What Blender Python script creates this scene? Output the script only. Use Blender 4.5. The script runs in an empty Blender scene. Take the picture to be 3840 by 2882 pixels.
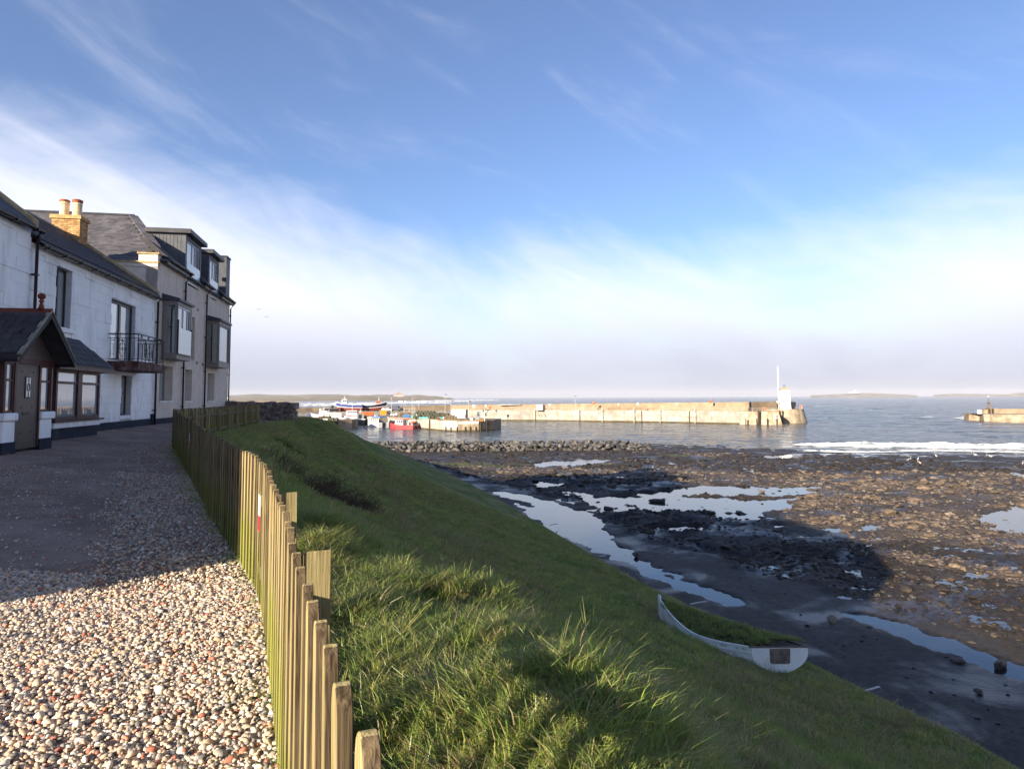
import bpy, bmesh, math, random
import numpy as np
from mathutils import Vector, Matrix
rnd = random.Random(7)
S = bpy.context.scene
COL = S.collection
R_ = math.radians

# ------------------------------------------------------------------ camera
PITCH, ROLL, FPX = R_(3.9), R_(-0.25), 2560.0          # FPX: focal length in pixels of a 3840 wide frame
cam_d = bpy.data.cameras.new('camera'); cam = bpy.data.objects.new('camera', cam_d); COL.objects.link(cam)
cam_d.sensor_width = 36.0; cam_d.lens = 24.0; cam_d.shift_y = -0.0332
cam_d.clip_start = 0.05; cam_d.clip_end = 30000
CM = Matrix.Rotation(math.pi/2 + PITCH, 4, 'X') @ Matrix.Rotation(ROLL, 4, 'Z')
cam.matrix_world = CM
S.camera = cam

# ------------------------------------------------------------------ world, sun, exposure
SUN_EL, SUN_ROT = R_(16.5), math.atan2(-0.61, -0.79)
S.view_settings.view_transform = 'Standard'; S.view_settings.look = 'None'
S.view_settings.exposure = 1.4; S.view_settings.gamma = 1.0; S.view_settings.use_curve_mapping = False
W = bpy.data.worlds.new('World'); S.world = W; W.use_nodes = True
nt = W.node_tree; nt.nodes.clear()
def N(tree, t, **kw):
    n = tree.nodes.new(t)
    for k, v in kw.items():
        if k.startswith('i_'):
            key = k[2:]; key = int(key) if key.isdigit() else key.replace('_', ' ')
            n.inputs[key].default_value = v
        else: setattr(n, k, v)
    return n
def math_(tree, op, a, b=None, c=None, clamp=False):
    n = tree.nodes.new('ShaderNodeMath'); n.operation = op; n.use_clamp = clamp
    for i, v in enumerate((a, b, c)):
        if v is None: continue
        if isinstance(v, (int, float)): n.inputs[i].default_value = v
        else: tree.links.new(v, n.inputs[i])
    return n.outputs[0]
def sstep(tree, v, a, b):
    n = tree.nodes.new('ShaderNodeMapRange'); n.interpolation_type = 'SMOOTHSTEP'
    tree.links.new(v, n.inputs[0]); n.inputs[1].default_value = a; n.inputs[2].default_value = b
    return n.outputs[0]
def mixc(tree, f, a, b, mode='MIX'):
    n = tree.nodes.new('ShaderNodeMix'); n.data_type = 'RGBA'; n.blend_type = mode
    for sock, v in ((n.inputs[0], f), (n.inputs[6], a), (n.inputs[7], b)):
        if isinstance(v, (int, float)): sock.default_value = v
        elif isinstance(v, (tuple, list)): sock.default_value = (*v[:3], 1)
        else: tree.links.new(v, sock)
    return n.outputs[2]
def noise(tree, vec, scale, detail=4, rough=.55, dist=0.0, dim='3D'):
    n = tree.nodes.new('ShaderNodeTexNoise'); n.noise_dimensions = dim
    n.inputs['Scale'].default_value = scale; n.inputs['Detail'].default_value = detail
    n.inputs['Roughness'].default_value = rough; n.inputs['Distortion'].default_value = dist
    if vec is not None: tree.links.new(vec, n.inputs['Vector'])
    return n.outputs['Fac']
def sky_nodes():
    L = nt.links.new
    sky = N(nt, 'ShaderNodeTexSky', sky_type='NISHITA', sun_disc=False, sun_elevation=SUN_EL, sun_rotation=SUN_ROT,
            altitude=10.0, air_density=1.0, dust_density=0.2, ozone_density=4.5)
    tc = N(nt, 'ShaderNodeTexCoord'); sp = N(nt, 'ShaderNodeSeparateXYZ'); L(tc.outputs['Generated'], sp.inputs[0])
    x, y, z = sp.outputs
    hz = math_(nt, 'SQRT', math_(nt, 'ADD', math_(nt, 'MULTIPLY', x, x), math_(nt, 'MULTIPLY', y, y)))
    t = math_(nt, 'DIVIDE', z, math_(nt, 'MAXIMUM', hz, 0.05))                 # tangent of the elevation
    az = math_(nt, 'DIVIDE', x, math_(nt, 'MAXIMUM', hz, 0.05)); ay = math_(nt, 'DIVIDE', y, math_(nt, 'MAXIMUM', hz, 0.05))
    cb = N(nt, 'ShaderNodeCombineXYZ'); L(az, cb.inputs[0]); L(math_(nt, 'MULTIPLY', t, 1.25), cb.inputs[1]); L(math_(nt, 'MULTIPLY', ay, .6), cb.inputs[2])
    def streaks(rot, sx, sy, off):
        m1 = N(nt, 'ShaderNodeMapping'); L(cb.outputs[0], m1.inputs[0]); m1.inputs['Rotation'].default_value = (0, 0, R_(rot)); m1.inputs['Location'].default_value = off
        m2 = N(nt, 'ShaderNodeMapping'); L(m1.outputs[0], m2.inputs[0]); m2.inputs['Scale'].default_value = (sx, sy, 1.0); return m2.outputs[0]
    n1 = noise(nt, streaks(20, 2.2, 4.0, (3.1,1.7,0)), 1.0, 6, .55, .6)
    n2 = noise(nt, streaks(38, 2.0, 6.5, (7.749,4.451,0)), 1.0, 7, .60, .9)
    n3 = noise(nt, streaks(30, 7, 16, (1.3,9.2,0)), 1.0, 6, .62, .8)
    # the bank of thin cloud that lies over the horizon and stands higher in the west (left)
    bank = math_(nt, 'MULTIPLY_ADD', sstep(nt, az, -0.02, -0.6), 0.125, math_(nt, 'MULTIPLY_ADD', sstep(nt, az, .25, .85), .10, .15))
    v = math_(nt, 'SUBTRACT', bank, t)
    v = math_(nt, 'ADD', v, math_(nt, 'MULTIPLY', math_(nt, 'SUBTRACT', n1, .5), .26))
    v = math_(nt, 'ADD', v, math_(nt, 'MULTIPLY', math_(nt, 'SUBTRACT', n2, .5), .14))
    v = math_(nt, 'ADD', v, math_(nt, 'MULTIPLY', math_(nt, 'SUBTRACT', n3, .5), .085))
    b = math_(nt, 'MULTIPLY', sstep(nt, v, -0.14, 0.11), 0.97)
    # wisps of cirrus and a faint veil
    wv = math_(nt, 'ADD', n2, math_(nt, 'MULTIPLY', math_(nt, 'SUBTRACT', n3, .5), .30))
    wv = math_(nt, 'ADD', wv, math_(nt, 'MULTIPLY', sstep(nt, az, 0.1, -0.7), 0.07))
    w = math_(nt, 'MULTIPLY_ADD', sstep(nt, wv, .50, .92), 0.26, .03)
    cl = math_(nt, 'MAXIMUM', b, w)
    # cloud colour: white in the upper bank, faintly grey mauve at its foot where it is thick
    grey = math_(nt, 'MULTIPLY', sstep(nt, t, .17, .0), math_(nt, 'MULTIPLY_ADD', sstep(nt, n1, .35, .65), .2, .72))
    ccol = mixc(nt, grey, (3.95, 4.0, 4.5), (1.8, 1.94, 2.5))
    hs = N(nt, 'ShaderNodeHueSaturation'); hs.inputs['Hue'].default_value = .508; hs.inputs['Saturation'].default_value = .98; hs.inputs['Value'].default_value = .72; L(sky.outputs[0], hs.inputs['Color'])
    colr = mixc(nt, cl, hs.outputs[0], ccol)
    bg = N(nt, 'ShaderNodeBackground'); bg.inputs[1].default_value = 0.105
    L(colr, bg.inputs[0])
    out = N(nt, 'ShaderNodeOutputWorld'); L(bg.outputs[0], out.inputs[0])
sky_nodes()
W.cycles.sampling_method = 'AUTOMATIC'
sun_d = bpy.data.lights.new('sun', 'SUN'); sun_d.energy = 4.9; sun_d.angle = R_(0.55); sun_d.color = (1.0, 0.86, 0.68)
sun = bpy.data.objects.new('sun', sun_d); COL.objects.link(sun)
SDIR = Vector((0.61*math.cos(SUN_EL), 0.79*math.cos(SUN_EL), -math.sin(SUN_EL))).normalized()   # way the light travels
sun.rotation_euler = SDIR.to_track_quat('-Z', 'Y').to_euler()
S.cycles.max_bounces = 6; S.cycles.diffuse_bounces = 3; S.cycles.glossy_bounces = 3; S.cycles.transmission_bounces = 4
S.cycles.volume_bounces = 0; S.cycles.transparent_max_bounces = 6; S.cycles.caustics_reflective = False; S.cycles.caustics_refractive = False
S.cycles.use_denoising = True; S.cycles.use_adaptive_sampling = True; S.cycles.adaptive_threshold = 0.015

# ------------------------------------------------------------------ layout helpers
CR = np.array(CM.to_3x3())
_h = CR.T @ np.array([0, 1, 0.]); PPY = 1488 - (_h[1]/_h[2]*FPX)
def ray(x, y): return CR @ np.array([(x-1920)/FPX, -(y-PPY)/FPX, -1.0])
def at(x, y, Y): d = ray(x, y); return Vector(d*Y/d[1])           # a photo point at a known distance
def atz(x, y, z): d = ray(x, y); return Vector(d*z/d[2])          # a photo point on a known level
def proj_np(P):
    c = P @ CR; return 1920 + c[:, 0]/-c[:, 2]*FPX, PPY - c[:, 1]/-c[:, 2]*FPX
def hash2(ix, iy, s):
    h = (ix.astype(np.int64)*374761393 + iy.astype(np.int64)*668265263 + s*1274126177) & 0xffffffff
    h = ((h ^ (h >> 13))*1274126177) & 0xffffffff
    return ((h ^ (h >> 16)) & 0xffff)/65535.0
def vnoise(x, y, s=0):
    x = np.asarray(x, float); y = np.asarray(y, float)
    ix, iy = np.floor(x), np.floor(y); fx, fy = x-ix, y-iy
    fx = fx*fx*(3-2*fx); fy = fy*fy*(3-2*fy)
    a, b, c, d = hash2(ix, iy, s), hash2(ix+1, iy, s), hash2(ix, iy+1, s), hash2(ix+1, iy+1, s)
    return (a*(1-fx)+b*fx)*(1-fy) + (c*(1-fx)+d*fx)*fy
def fbm(x, y, s=0, o=4, g=.5):
    r = 0; a = 1; t = 0; x = np.asarray(x, float); y = np.asarray(y, float)
    for k in range(o): r = r + a*vnoise(x*2**k, y*2**k, s+k*17); t += a; a *= g
    return r/t

# ------------------------------------------------------------------ mesh helpers
class MB:
    def __init__(s): s.v = []; s.f = []
    def add(s, vs, fs):
        o = len(s.v); s.v += [tuple(p) for p in vs]; s.f += [tuple(i+o for i in f) for f in fs]; return s
    def box(s, x0, x1, y0, y1, z0, z1):
        return s.add([(x0,y0,z0),(x1,y0,z0),(x1,y1,z0),(x0,y1,z0),(x0,y0,z1),(x1,y0,z1),(x1,y1,z1),(x0,y1,z1)],
                     [(0,3,2,1),(4,5,6,7),(0,1,5,4),(1,2,6,5),(2,3,7,6),(3,0,4,7)])
    def cbox(s, c, size, rz=0.0, rx=0.0, ry=0.0):
        m = Matrix.Translation(c) @ Matrix.Rotation(rz,4,'Z') @ Matrix.Rotation(ry,4,'Y') @ Matrix.Rotation(rx,4,'X')
        a, b, d = size[0]/2, size[1]/2, size[2]/2
        vs = [m @ Vector((x,y,z)) for z in (-d,d) for x,y in ((-a,-b),(a,-b),(a,b),(-a,b))]
        return s.add(vs, [(0,3,2,1),(4,5,6,7),(0,1,5,4),(1,2,6,5),(2,3,7,6),(3,0,4,7)])
    def prism(s, poly, a, b, axis='z'):
        """closed polygon (2D) extruded from a to b along axis; x: (y,z) polygon, y: (x,z) polygon, z: (x,y) polygon"""
        def P(p, t): return {'x': (t,p[0],p[1]), 'y': (p[0],t,p[1]), 'z': (p[0],p[1],t)}[axis]
        n = len(poly); vs = [P(p,a) for p in poly]+[P(p,b) for p in poly]
        fs = [tuple(range(n))[::-1], tuple(range(n,2*n))]+[(i,(i+1)%n,(i+1)%n+n,i+n) for i in range(n)]
        return s.add(vs, fs)
    def tube(s, pts, r, n=6, cap=True):
        pts = [Vector(p) for p in pts]; rs = r if isinstance(r,(list,tuple)) else [r]*len(pts); rings = []
        for i, p in enumerate(pts):
            t = (pts[min(i+1,len(pts)-1)]-pts[max(i-1,0)]).normalized()
            a = Vector((0,0,1)) if abs(t.z) < .9 else Vector((1,0,0))
            u = t.cross(a).normalized(); w = t.cross(u)
            rings.append([p+(u*math.cos(2*math.pi*k/n)+w*math.sin(2*math.pi*k/n))*rs[i] for k in range(n)])
        vs = [q for r_ in rings for q in r_]; fs = []
        for i in range(len(pts)-1):
            for k in range(n): fs.append((i*n+k, i*n+(k+1)%n, (i+1)*n+(k+1)%n, (i+1)*n+k))
        if cap: fs += [tuple(range(n))[::-1], tuple(range((len(pts)-1)*n, len(pts)*n))]
        return s.add(vs, fs)
    def lathe(s, prof, c=(0,0,0), n=12):
        vs = []; fs = []
        for r, z in prof:
            for k in range(n): vs.append((c[0]+r*math.cos(2*math.pi*k/n), c[1]+r*math.sin(2*math.pi*k/n), c[2]+z))
        for i in range(len(prof)-1):
            for k in range(n): fs.append((i*n+k, i*n+(k+1)%n, (i+1)*n+(k+1)%n, (i+1)*n+k))
        fs += [tuple(range(n))[::-1], tuple(range((len(prof)-1)*n, len(prof)*n))]
        return s.add(vs, fs)
    def loft(s, secs, closed=True, cap=True):
        n = len(secs[0]); vs = [p for q in secs for p in q]; fs = []
        for i in range(len(secs)-1):
            for k in range(n if closed else n-1): fs.append((i*n+k, i*n+(k+1)%n, (i+1)*n+(k+1)%n, (i+1)*n+k))
        if cap: fs += [tuple(range(n))[::-1], tuple(range((len(secs)-1)*n, len(secs)*n))]
        return s.add(vs, fs)
    def mesh(s, name, smooth=False):
        me = bpy.data.meshes.new(name); me.from_pydata(s.v, [], s.f); me.update()
        bm = bmesh.new(); bm.from_mesh(me); bmesh.ops.recalc_face_normals(bm, faces=bm.faces); bm.to_mesh(me); bm.free()
        if smooth: me.polygons.foreach_set('use_smooth', [True]*len(me.polygons))
        return me
    def build(s, name, m, parent=None, smooth=False, bevel=0.0, loc=None, rz=0.0, seg=1):
        me = s.mesh(name, smooth)
        if bevel:
            bm = bmesh.new(); bm.from_mesh(me)
            bmesh.ops.bevel(bm, geom=[e for e in bm.edges if e.is_manifold and e.calc_face_angle(0) > .5], offset=bevel, segments=seg, affect='EDGES', clamp_overlap=True)
            bm.to_mesh(me); bm.free()
        if m is not None: me.materials.append(m)
        return link(name, me, parent, loc, rz)
def link(name, me, parent=None, loc=None, rz=0.0):
    o = bpy.data.objects.new(name, me); COL.objects.link(o); o.parent = parent
    if loc is not None: o.location = loc
    if rz: o.rotation_euler = (0,0,rz)
    return o
def box(*a): return MB().box(*a)
def tag(o, label=None, cat=None, group=None, kind=None):
    if label: o['label'] = label
    if cat: o['category'] = cat
    if group: o['group'] = group
    if kind: o['kind'] = kind
    return o
def thing(name, label, cat, loc=(0,0,0), rz=0.0, group=None):
    o = bpy.data.objects.new(name, None); COL.objects.link(o); o.location = loc; o.rotation_euler = (0,0,rz); o.empty_display_size = .1
    return tag(o, label, cat, group)
def copy_tree(o, parent=None):
    c = o.copy(); COL.objects.link(c); c.parent = parent
    for ch in list(o.children): copy_tree(ch, c)
    return c
def np_mesh(name, V, F, m=None, smooth=True, cols=None, parent=None):
    me = bpy.data.meshes.new(name); V = np.asarray(V, np.float32); F = np.asarray(F, np.int32); k = F.shape[1]
    me.vertices.add(len(V)); me.vertices.foreach_set('co', V.ravel())
    me.loops.add(F.size); me.loops.foreach_set('vertex_index', F.ravel())
    me.polygons.add(len(F)); me.polygons.foreach_set('loop_start', np.arange(0, F.size, k, dtype=np.int32))
    me.polygons.foreach_set('use_smooth', np.full(len(F), smooth)); me.update(calc_edges=True); me.validate()
    if cols is not None:
        at_ = me.attributes.new('Col', 'FLOAT_COLOR', 'POINT')
        c4 = np.ones((len(V),4), np.float32); c4[:, :3] = cols; at_.data.foreach_set('color', c4.ravel())
    if m: me.materials.append(m)
    return link(name, me, parent)
def grid_faces(nu, nv):
    i = np.arange(nu-1)[:,None]*nv + np.arange(nv-1)[None,:]
    return np.stack([i, i+nv, i+nv+1, i+1], -1).reshape(-1,4)

# ------------------------------------------------------------------ materials
def mat(name, col, col2=None, rough=.8, scale=6.0, detail=4, bump=.15, bscale=None, spec=.3, metal=0.0, coords='Object', stretch=None,
        dirt=None, dscale=1.2, damt=.5, lo=.35, hi=.65, objrand=0.0, bdist=.02, dstretch=None):
    m = bpy.data.materials.new(name); m.use_nodes = True; t = m.node_tree; L = t.links.new
    bs = t.nodes['Principled BSDF']; bs.inputs['Roughness'].default_value = rough; bs.inputs['Metallic'].default_value = metal
    bs.inputs['Specular IOR Level'].default_value = spec
    vec = N(t, 'ShaderNodeNewGeometry').outputs['Position'] if coords == 'World' else N(t, 'ShaderNodeTexCoord').outputs[coords]; vec0 = vec
    if stretch:
        mp = N(t, 'ShaderNodeMapping'); L(vec, mp.inputs[0]); mp.inputs['Scale'].default_value = stretch; vec = mp.outputs[0]
    if col2 is None: col2 = tuple(c*1.25 for c in col); col = tuple(c*.8 for c in col)
    n = noise(t, vec, scale, detail, .6); c = mixc(t, sstep(t, n, lo, hi), col, col2)
    if dirt:
        if dstretch: mp2 = N(t, 'ShaderNodeMapping'); L(vec0, mp2.inputs[0]); mp2.inputs['Scale'].default_value = dstretch; vec0 = mp2.outputs[0]
        d = noise(t, vec0, dscale, 5, .65, .3)
        c = mixc(t, math_(t, 'MULTIPLY', sstep(t, d, .48, .72), damt), c, dirt)
    if objrand:
        oi = N(t, 'ShaderNodeObjectInfo'); hs = N(t, 'ShaderNodeHueSaturation')
        L(math_(t, 'MULTIPLY_ADD', oi.outputs['Random'], 2*objrand, 1-objrand), hs.inputs['Value']); L(c, hs.inputs['Color']); c = hs.outputs[0]
    L(c, bs.inputs['Base Color'])
    if bump:
        b = N(t, 'ShaderNodeBump'); b.inputs['Strength'].default_value = bump; b.inputs['Distance'].default_value = bdist
        L(noise(t, vec, bscale or scale*5, 5, .6), b.inputs['Height']); L(b.outputs[0], bs.inputs['Normal'])
    return m
def plain(name, col, rough=.5, metal=0.0, spec=.4, objrand=0.0):
    return mat(name, tuple(c*.9 for c in col), tuple(min(1, c*1.1) for c in col), rough, 3.0, 3, .05, 30, spec, metal, objrand=objrand)
def mat_attr(name, rough=.85, spec=.25, scale=8.0, var=.35, bump=.3, bscale=20.0, bdist=.02, wet=None):
    m = bpy.data.materials.new(name); m.use_nodes = True; t = m.node_tree; L = t.links.new; bs = t.nodes['Principled BSDF']
    a = N(t, 'ShaderNodeAttribute', attribute_name='Col'); tc = N(t, 'ShaderNodeTexCoord')
    n = noise(t, tc.outputs['Object'], scale, 5, .65)
    k = math_(t, 'MULTIPLY_ADD', sstep(t, n, .3, .7), 2*var, 1-var)
    mm = N(t, 'ShaderNodeVectorMath', operation='SCALE'); L(a.outputs['Color'], mm.inputs[0]); L(k, mm.inputs['Scale'])
    L(mm.outputs[0], bs.inputs['Base Color']); bs.inputs['Roughness'].default_value = rough; bs.inputs['Specular IOR Level'].default_value = spec
    if wet: L(math_(t, 'MULTIPLY_ADD', sstep(t, noise(t, tc.outputs['Object'], wet, 5, .6, .5), .36, .54), rough-.36, .36), bs.inputs['Roughness'])
    if bump:
        b = N(t, 'ShaderNodeBump'); b.inputs['Strength'].default_value = bump; b.inputs['Distance'].default_value = bdist
        L(noise(t, tc.outputs['Object'], bscale, 5, .65), b.inputs['Height']); L(b.outputs[0], bs.inputs['Normal'])
    return m
def glass(name, tint=(.35,.42,.45), rough=.03, alpha_like=.0):
    """dark window glass: a glossy pane in front of a dim room"""
    m = bpy.data.materials.new(name); m.use_nodes = True; t = m.node_tree; bs = t.nodes['Principled BSDF']
    bs.inputs['Base Color'].default_value = (*tint, 1); bs.inputs['Roughness'].default_value = rough
    bs.inputs['Specular IOR Level'].default_value = .9; bs.inputs['IOR'].default_value = 2.3
    tc = N(t, 'ShaderNodeTexCoord'); b = N(t, 'ShaderNodeBump'); b.inputs['Strength'].default_value = .03
    t.links.new(noise(t, tc.outputs['Object'], 1.5, 2), b.inputs['Height']); t.links.new(b.outputs[0], bs.inputs['Normal'])
    return m

# ------------------------------------------------------------------ scatter (geometry nodes): only for what nobody could count
def scatter(name, P, rot, scl, variants, label, cat, seed=0):
    me = bpy.data.meshes.new(name); me.vertices.add(len(P)); me.vertices.foreach_set('co', np.asarray(P, np.float32).ravel())
    for an, arr in (('rot', rot), ('scl', scl)):
        a = me.attributes.new(an, 'FLOAT_VECTOR', 'POINT'); a.data.foreach_set('vector', np.asarray(arr, np.float32).ravel())
    rs = np.random.RandomState(seed)
    a = me.attributes.new('idx', 'INT', 'POINT'); a.data.foreach_set('value', rs.randint(0, len(variants), len(P)).astype(np.int32))
    o = link(name, me)
    c = bpy.data.collections.new(name+'_shapes')
    for k, v in enumerate(variants):
        vo = bpy.data.objects.new('%s_shape_%02d' % (name, k), v); c.objects.link(vo)
    g = bpy.data.node_groups.new(name, 'GeometryNodeTree')
    g.interface.new_socket('Geometry', in_out='INPUT', socket_type='NodeSocketGeometry'); g.interface.new_socket('Geometry', in_out='OUTPUT', socket_type='NodeSocketGeometry')
    gi, go = g.nodes.new('NodeGroupInput'), g.nodes.new('NodeGroupOutput')
    ci = g.nodes.new('GeometryNodeCollectionInfo'); ci.inputs['Collection'].default_value = c; ci.inputs['Separate Children'].default_value = True; ci.inputs['Reset Children'].default_value = True
    ip = g.nodes.new('GeometryNodeInstanceOnPoints'); ip.inputs['Pick Instance'].default_value = True
    def A(n, t):
        q = g.nodes.new('GeometryNodeInputNamedAttribute'); q.data_type = t; q.inputs['Name'].default_value = n
        return q.outputs[0]
    e2r = g.nodes.new('FunctionNodeEulerToRotation')
    g.links.new(A('rot','FLOAT_VECTOR'), e2r.inputs[0])
    g.links.new(gi.outputs[0], ip.inputs['Points']); g.links.new(ci.outputs[0], ip.inputs['Instance']); g.links.new(A('idx','INT'), ip.inputs['Instance Index'])
    g.links.new(e2r.outputs[0], ip.inputs['Rotation']); g.links.new(A('scl','FLOAT_VECTOR'), ip.inputs['Scale']); g.links.new(ip.outputs[0], go.inputs[0])
    md = o.modifiers.new('scatter', 'NODES'); md.node_group = g
    return tag(o, label, cat, kind='stuff')
# ------------------------------------------------------------------ levels and lines of the place (eye at 0)
SEA = -9.7
TH = math.atan2(.192, .981); HN = Vector((math.cos(TH), math.sin(TH), 0)); HD = Vector((-math.sin(TH), math.cos(TH), 0)); HO = Vector((-12.69, 17.8, 0))
FENCE = [(0.908,-2.282),(0.28,-.5),(-.22,1.06),(-.53,1.84),(-.85,2.65),(-1.01,3.08),(-1.35,3.93),(-1.86,5.2),(-2.14,5.81),(-2.62,6.7),(-4.05,9.25),(-6.0,12.9),(-9.7,19.6)]
_fx = np.array([p[0] for p in FENCE]); _fy = np.array([p[1] for p in FENCE])
def pathz(X, Y):
    p = (np.asarray(X, float)-HO.x)*HN.x + (np.asarray(Y, float)-HO.y)*HN.y
    q = np.clip(p/9.0, 0, 1); return -1.05-.55*(1-(1-q)**2)
_cy = np.concatenate([_fy, [24, 37, 41, 43, 52, 65, 80, 95, 108, 130, 150]])
_cx = np.concatenate([_fx, [-10.75, -13.7, -13.3, -13.57, -14.58, -15.68, -16.81, -15.9, -20, -29, -37]])
_cz = np.concatenate([pathz(_fx, _fy), [-1.32, -1.42, -1.34, -1.26, -2.09, -3.76, -5.41, -7.72, -8.4, -8.7, -8.8]])
_ffy = np.array([-12, 16.8, 18.6, 20, 22.4, 26.7, 29.4, 33.4, 40, 50, 62.3, 78.4, 91, 108, 130, 150])
_ffx = np.array([21, 12.05, 11.7, 11.1, 10.2, 8.8, 7.6, 6.1, 4.2, 1.5, -1.75, -6.7, -11.3, -17.7, -27.3, -36])
def crest(Y): return np.interp(Y, _cy, _cx), np.interp(Y, _cy, _cz)
def foot(Y): return np.interp(Y, _ffy, _ffx)
_gu = np.linspace(0, 1, 101)
def prof(u, wid):
    u0 = np.clip(2.3/wid, .03, .3)
    a = np.clip((u-u0*.35)/(1-u0*.35), 0, 1)
    g = 1-(1-a)**1.32
    soft = np.clip(u/(u0*1.6), 0, 1); soft = soft*soft*(3-2*soft)
    return g*soft
HOLES = [(-6.2, 23.3, 1.0, 1.8, 1.1), (-9.4, 29.0, .7, 1.0, .4)]
def bankz(X, Y, rough=1.0):
    X = np.asarray(X, float); Y = np.asarray(Y, float)
    cx, cz = crest(Y); fx = foot(Y); wid = np.maximum(fx-cx, .5); u = (X-cx)/wid
    z = cz + (-8.85-cz)*prof(np.clip(u, 0, 1), wid)
    env = np.clip(u*wid/np.where(Y > 17, 4.0, 1.2), 0, 1)*np.clip((1-u)*wid/2.0, 0, 1)
    near = np.clip(1.5-np.hypot(X-1, Y-4)/9, .5, 1)
    z = z + rough*env*((fbm(X*.9, Y*.9, 3, 3)-.5)*.42*near + (fbm(X*.25, Y*.25, 9, 3)-.5)*.5)
    dc = X-cx; lump = np.clip((fbm(X*.8, Y*.8, 131, 3)-.32)*2.6, 0, 1.3)
    z = z + rough*.48*lump*np.exp(-((dc-1.6)/1.0)**2)*np.clip((10.5-Y)/3, 0, 1)
    for hx, hy, rx, ry, d in HOLES: z = z - d*np.exp(-(((X-hx)/rx)**2+((Y-hy)/ry)**2)**2)
    return z

# ------------------------------------------------------------------ the setting: path, bank, beach, sea
M_path = mat('path_dirt', (.23,.16,.12), (.33,.245,.195), .95, 1.2, 6, .5, 45, dirt=(.14,.105,.09), dscale=.35, damt=.6, bdist=.03)
xs = np.unique(np.concatenate([np.linspace(-60,-26,12), np.linspace(-26,2,90)])); ys = np.unique(np.concatenate([np.linspace(-40,-4,14), np.linspace(-4,24,90), np.linspace(24,43,20)]))
GX, GY = np.meshgrid(xs, ys, indexing='ij'); GXc = np.minimum(GX, crest(GY)[0]+.12)
V = np.stack([GXc, GY, pathz(GXc, GY)+(fbm(GXc*.7, GY*.7, 5, 3)-.5)*.03], -1).reshape(-1,3)
tag(np_mesh('gravel_path', V, grid_faces(len(xs), len(ys)), M_path), 'trodden grey path of earth and gravel before the houses', kind='structure')

ysb = np.unique(np.concatenate([np.linspace(-12,0,14), np.linspace(0,16,110), np.linspace(16,45,110), np.linspace(45,150,90)]))
us = np.concatenate([[-2, -1], np.linspace(0,1,120)**1.15, [1.0+1e-3]])
Yb, Ub = np.meshgrid(ysb, us, indexing='ij'); cx, cz = crest(Yb); fx = foot(Yb)
Xb = cx + np.clip(Ub,0,1)*(fx-cx); Zb = bankz(Xb, Yb)
far = Yb > 42.5
Xb = np.where(Ub == -2, np.where(far, cx-40, cx-.25), np.where(Ub == -1, np.where(far, cx-.5, cx-.1), Xb))
Zb = np.where(Ub < 0, np.where(far, cz-np.where(Ub==-2, 1.0, 0), cz-.15), Zb); Zb = np.where(Ub > 1, -9.6, Zb)
g1 = fbm(Xb*.6, Yb*.6, 21, 4); g2 = fbm(Xb*2.2, Yb*2.2, 33, 3)
cg = np.array([.11,.15,.036]); cs = np.array([.23,.20,.085]); cd = np.array([.075,.10,.028])
k = np.clip((g1-.42)*4, 0, 1)[...,None]; k2 = np.clip((g2-.5)*4, 0, 1)[...,None]
cb = cg*(1-k)+cs*k; cb = cb*(1-.5*k2)+cd*.5*k2
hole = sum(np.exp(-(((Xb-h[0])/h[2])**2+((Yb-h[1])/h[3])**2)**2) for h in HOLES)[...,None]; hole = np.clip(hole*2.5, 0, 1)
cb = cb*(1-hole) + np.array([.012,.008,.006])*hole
M_bank = mat_attr('bank_turf', .95, .1, 14, .5, .8, 22, .05)
tag(np_mesh('grass_bank', np.stack([Xb,Yb,Zb],-1).reshape(-1,3), grid_faces(len(ysb), len(us)), M_bank, cols=cb.reshape(-1,3)), 'steep grass bank falling from the path to the beach', kind='structure')

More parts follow.
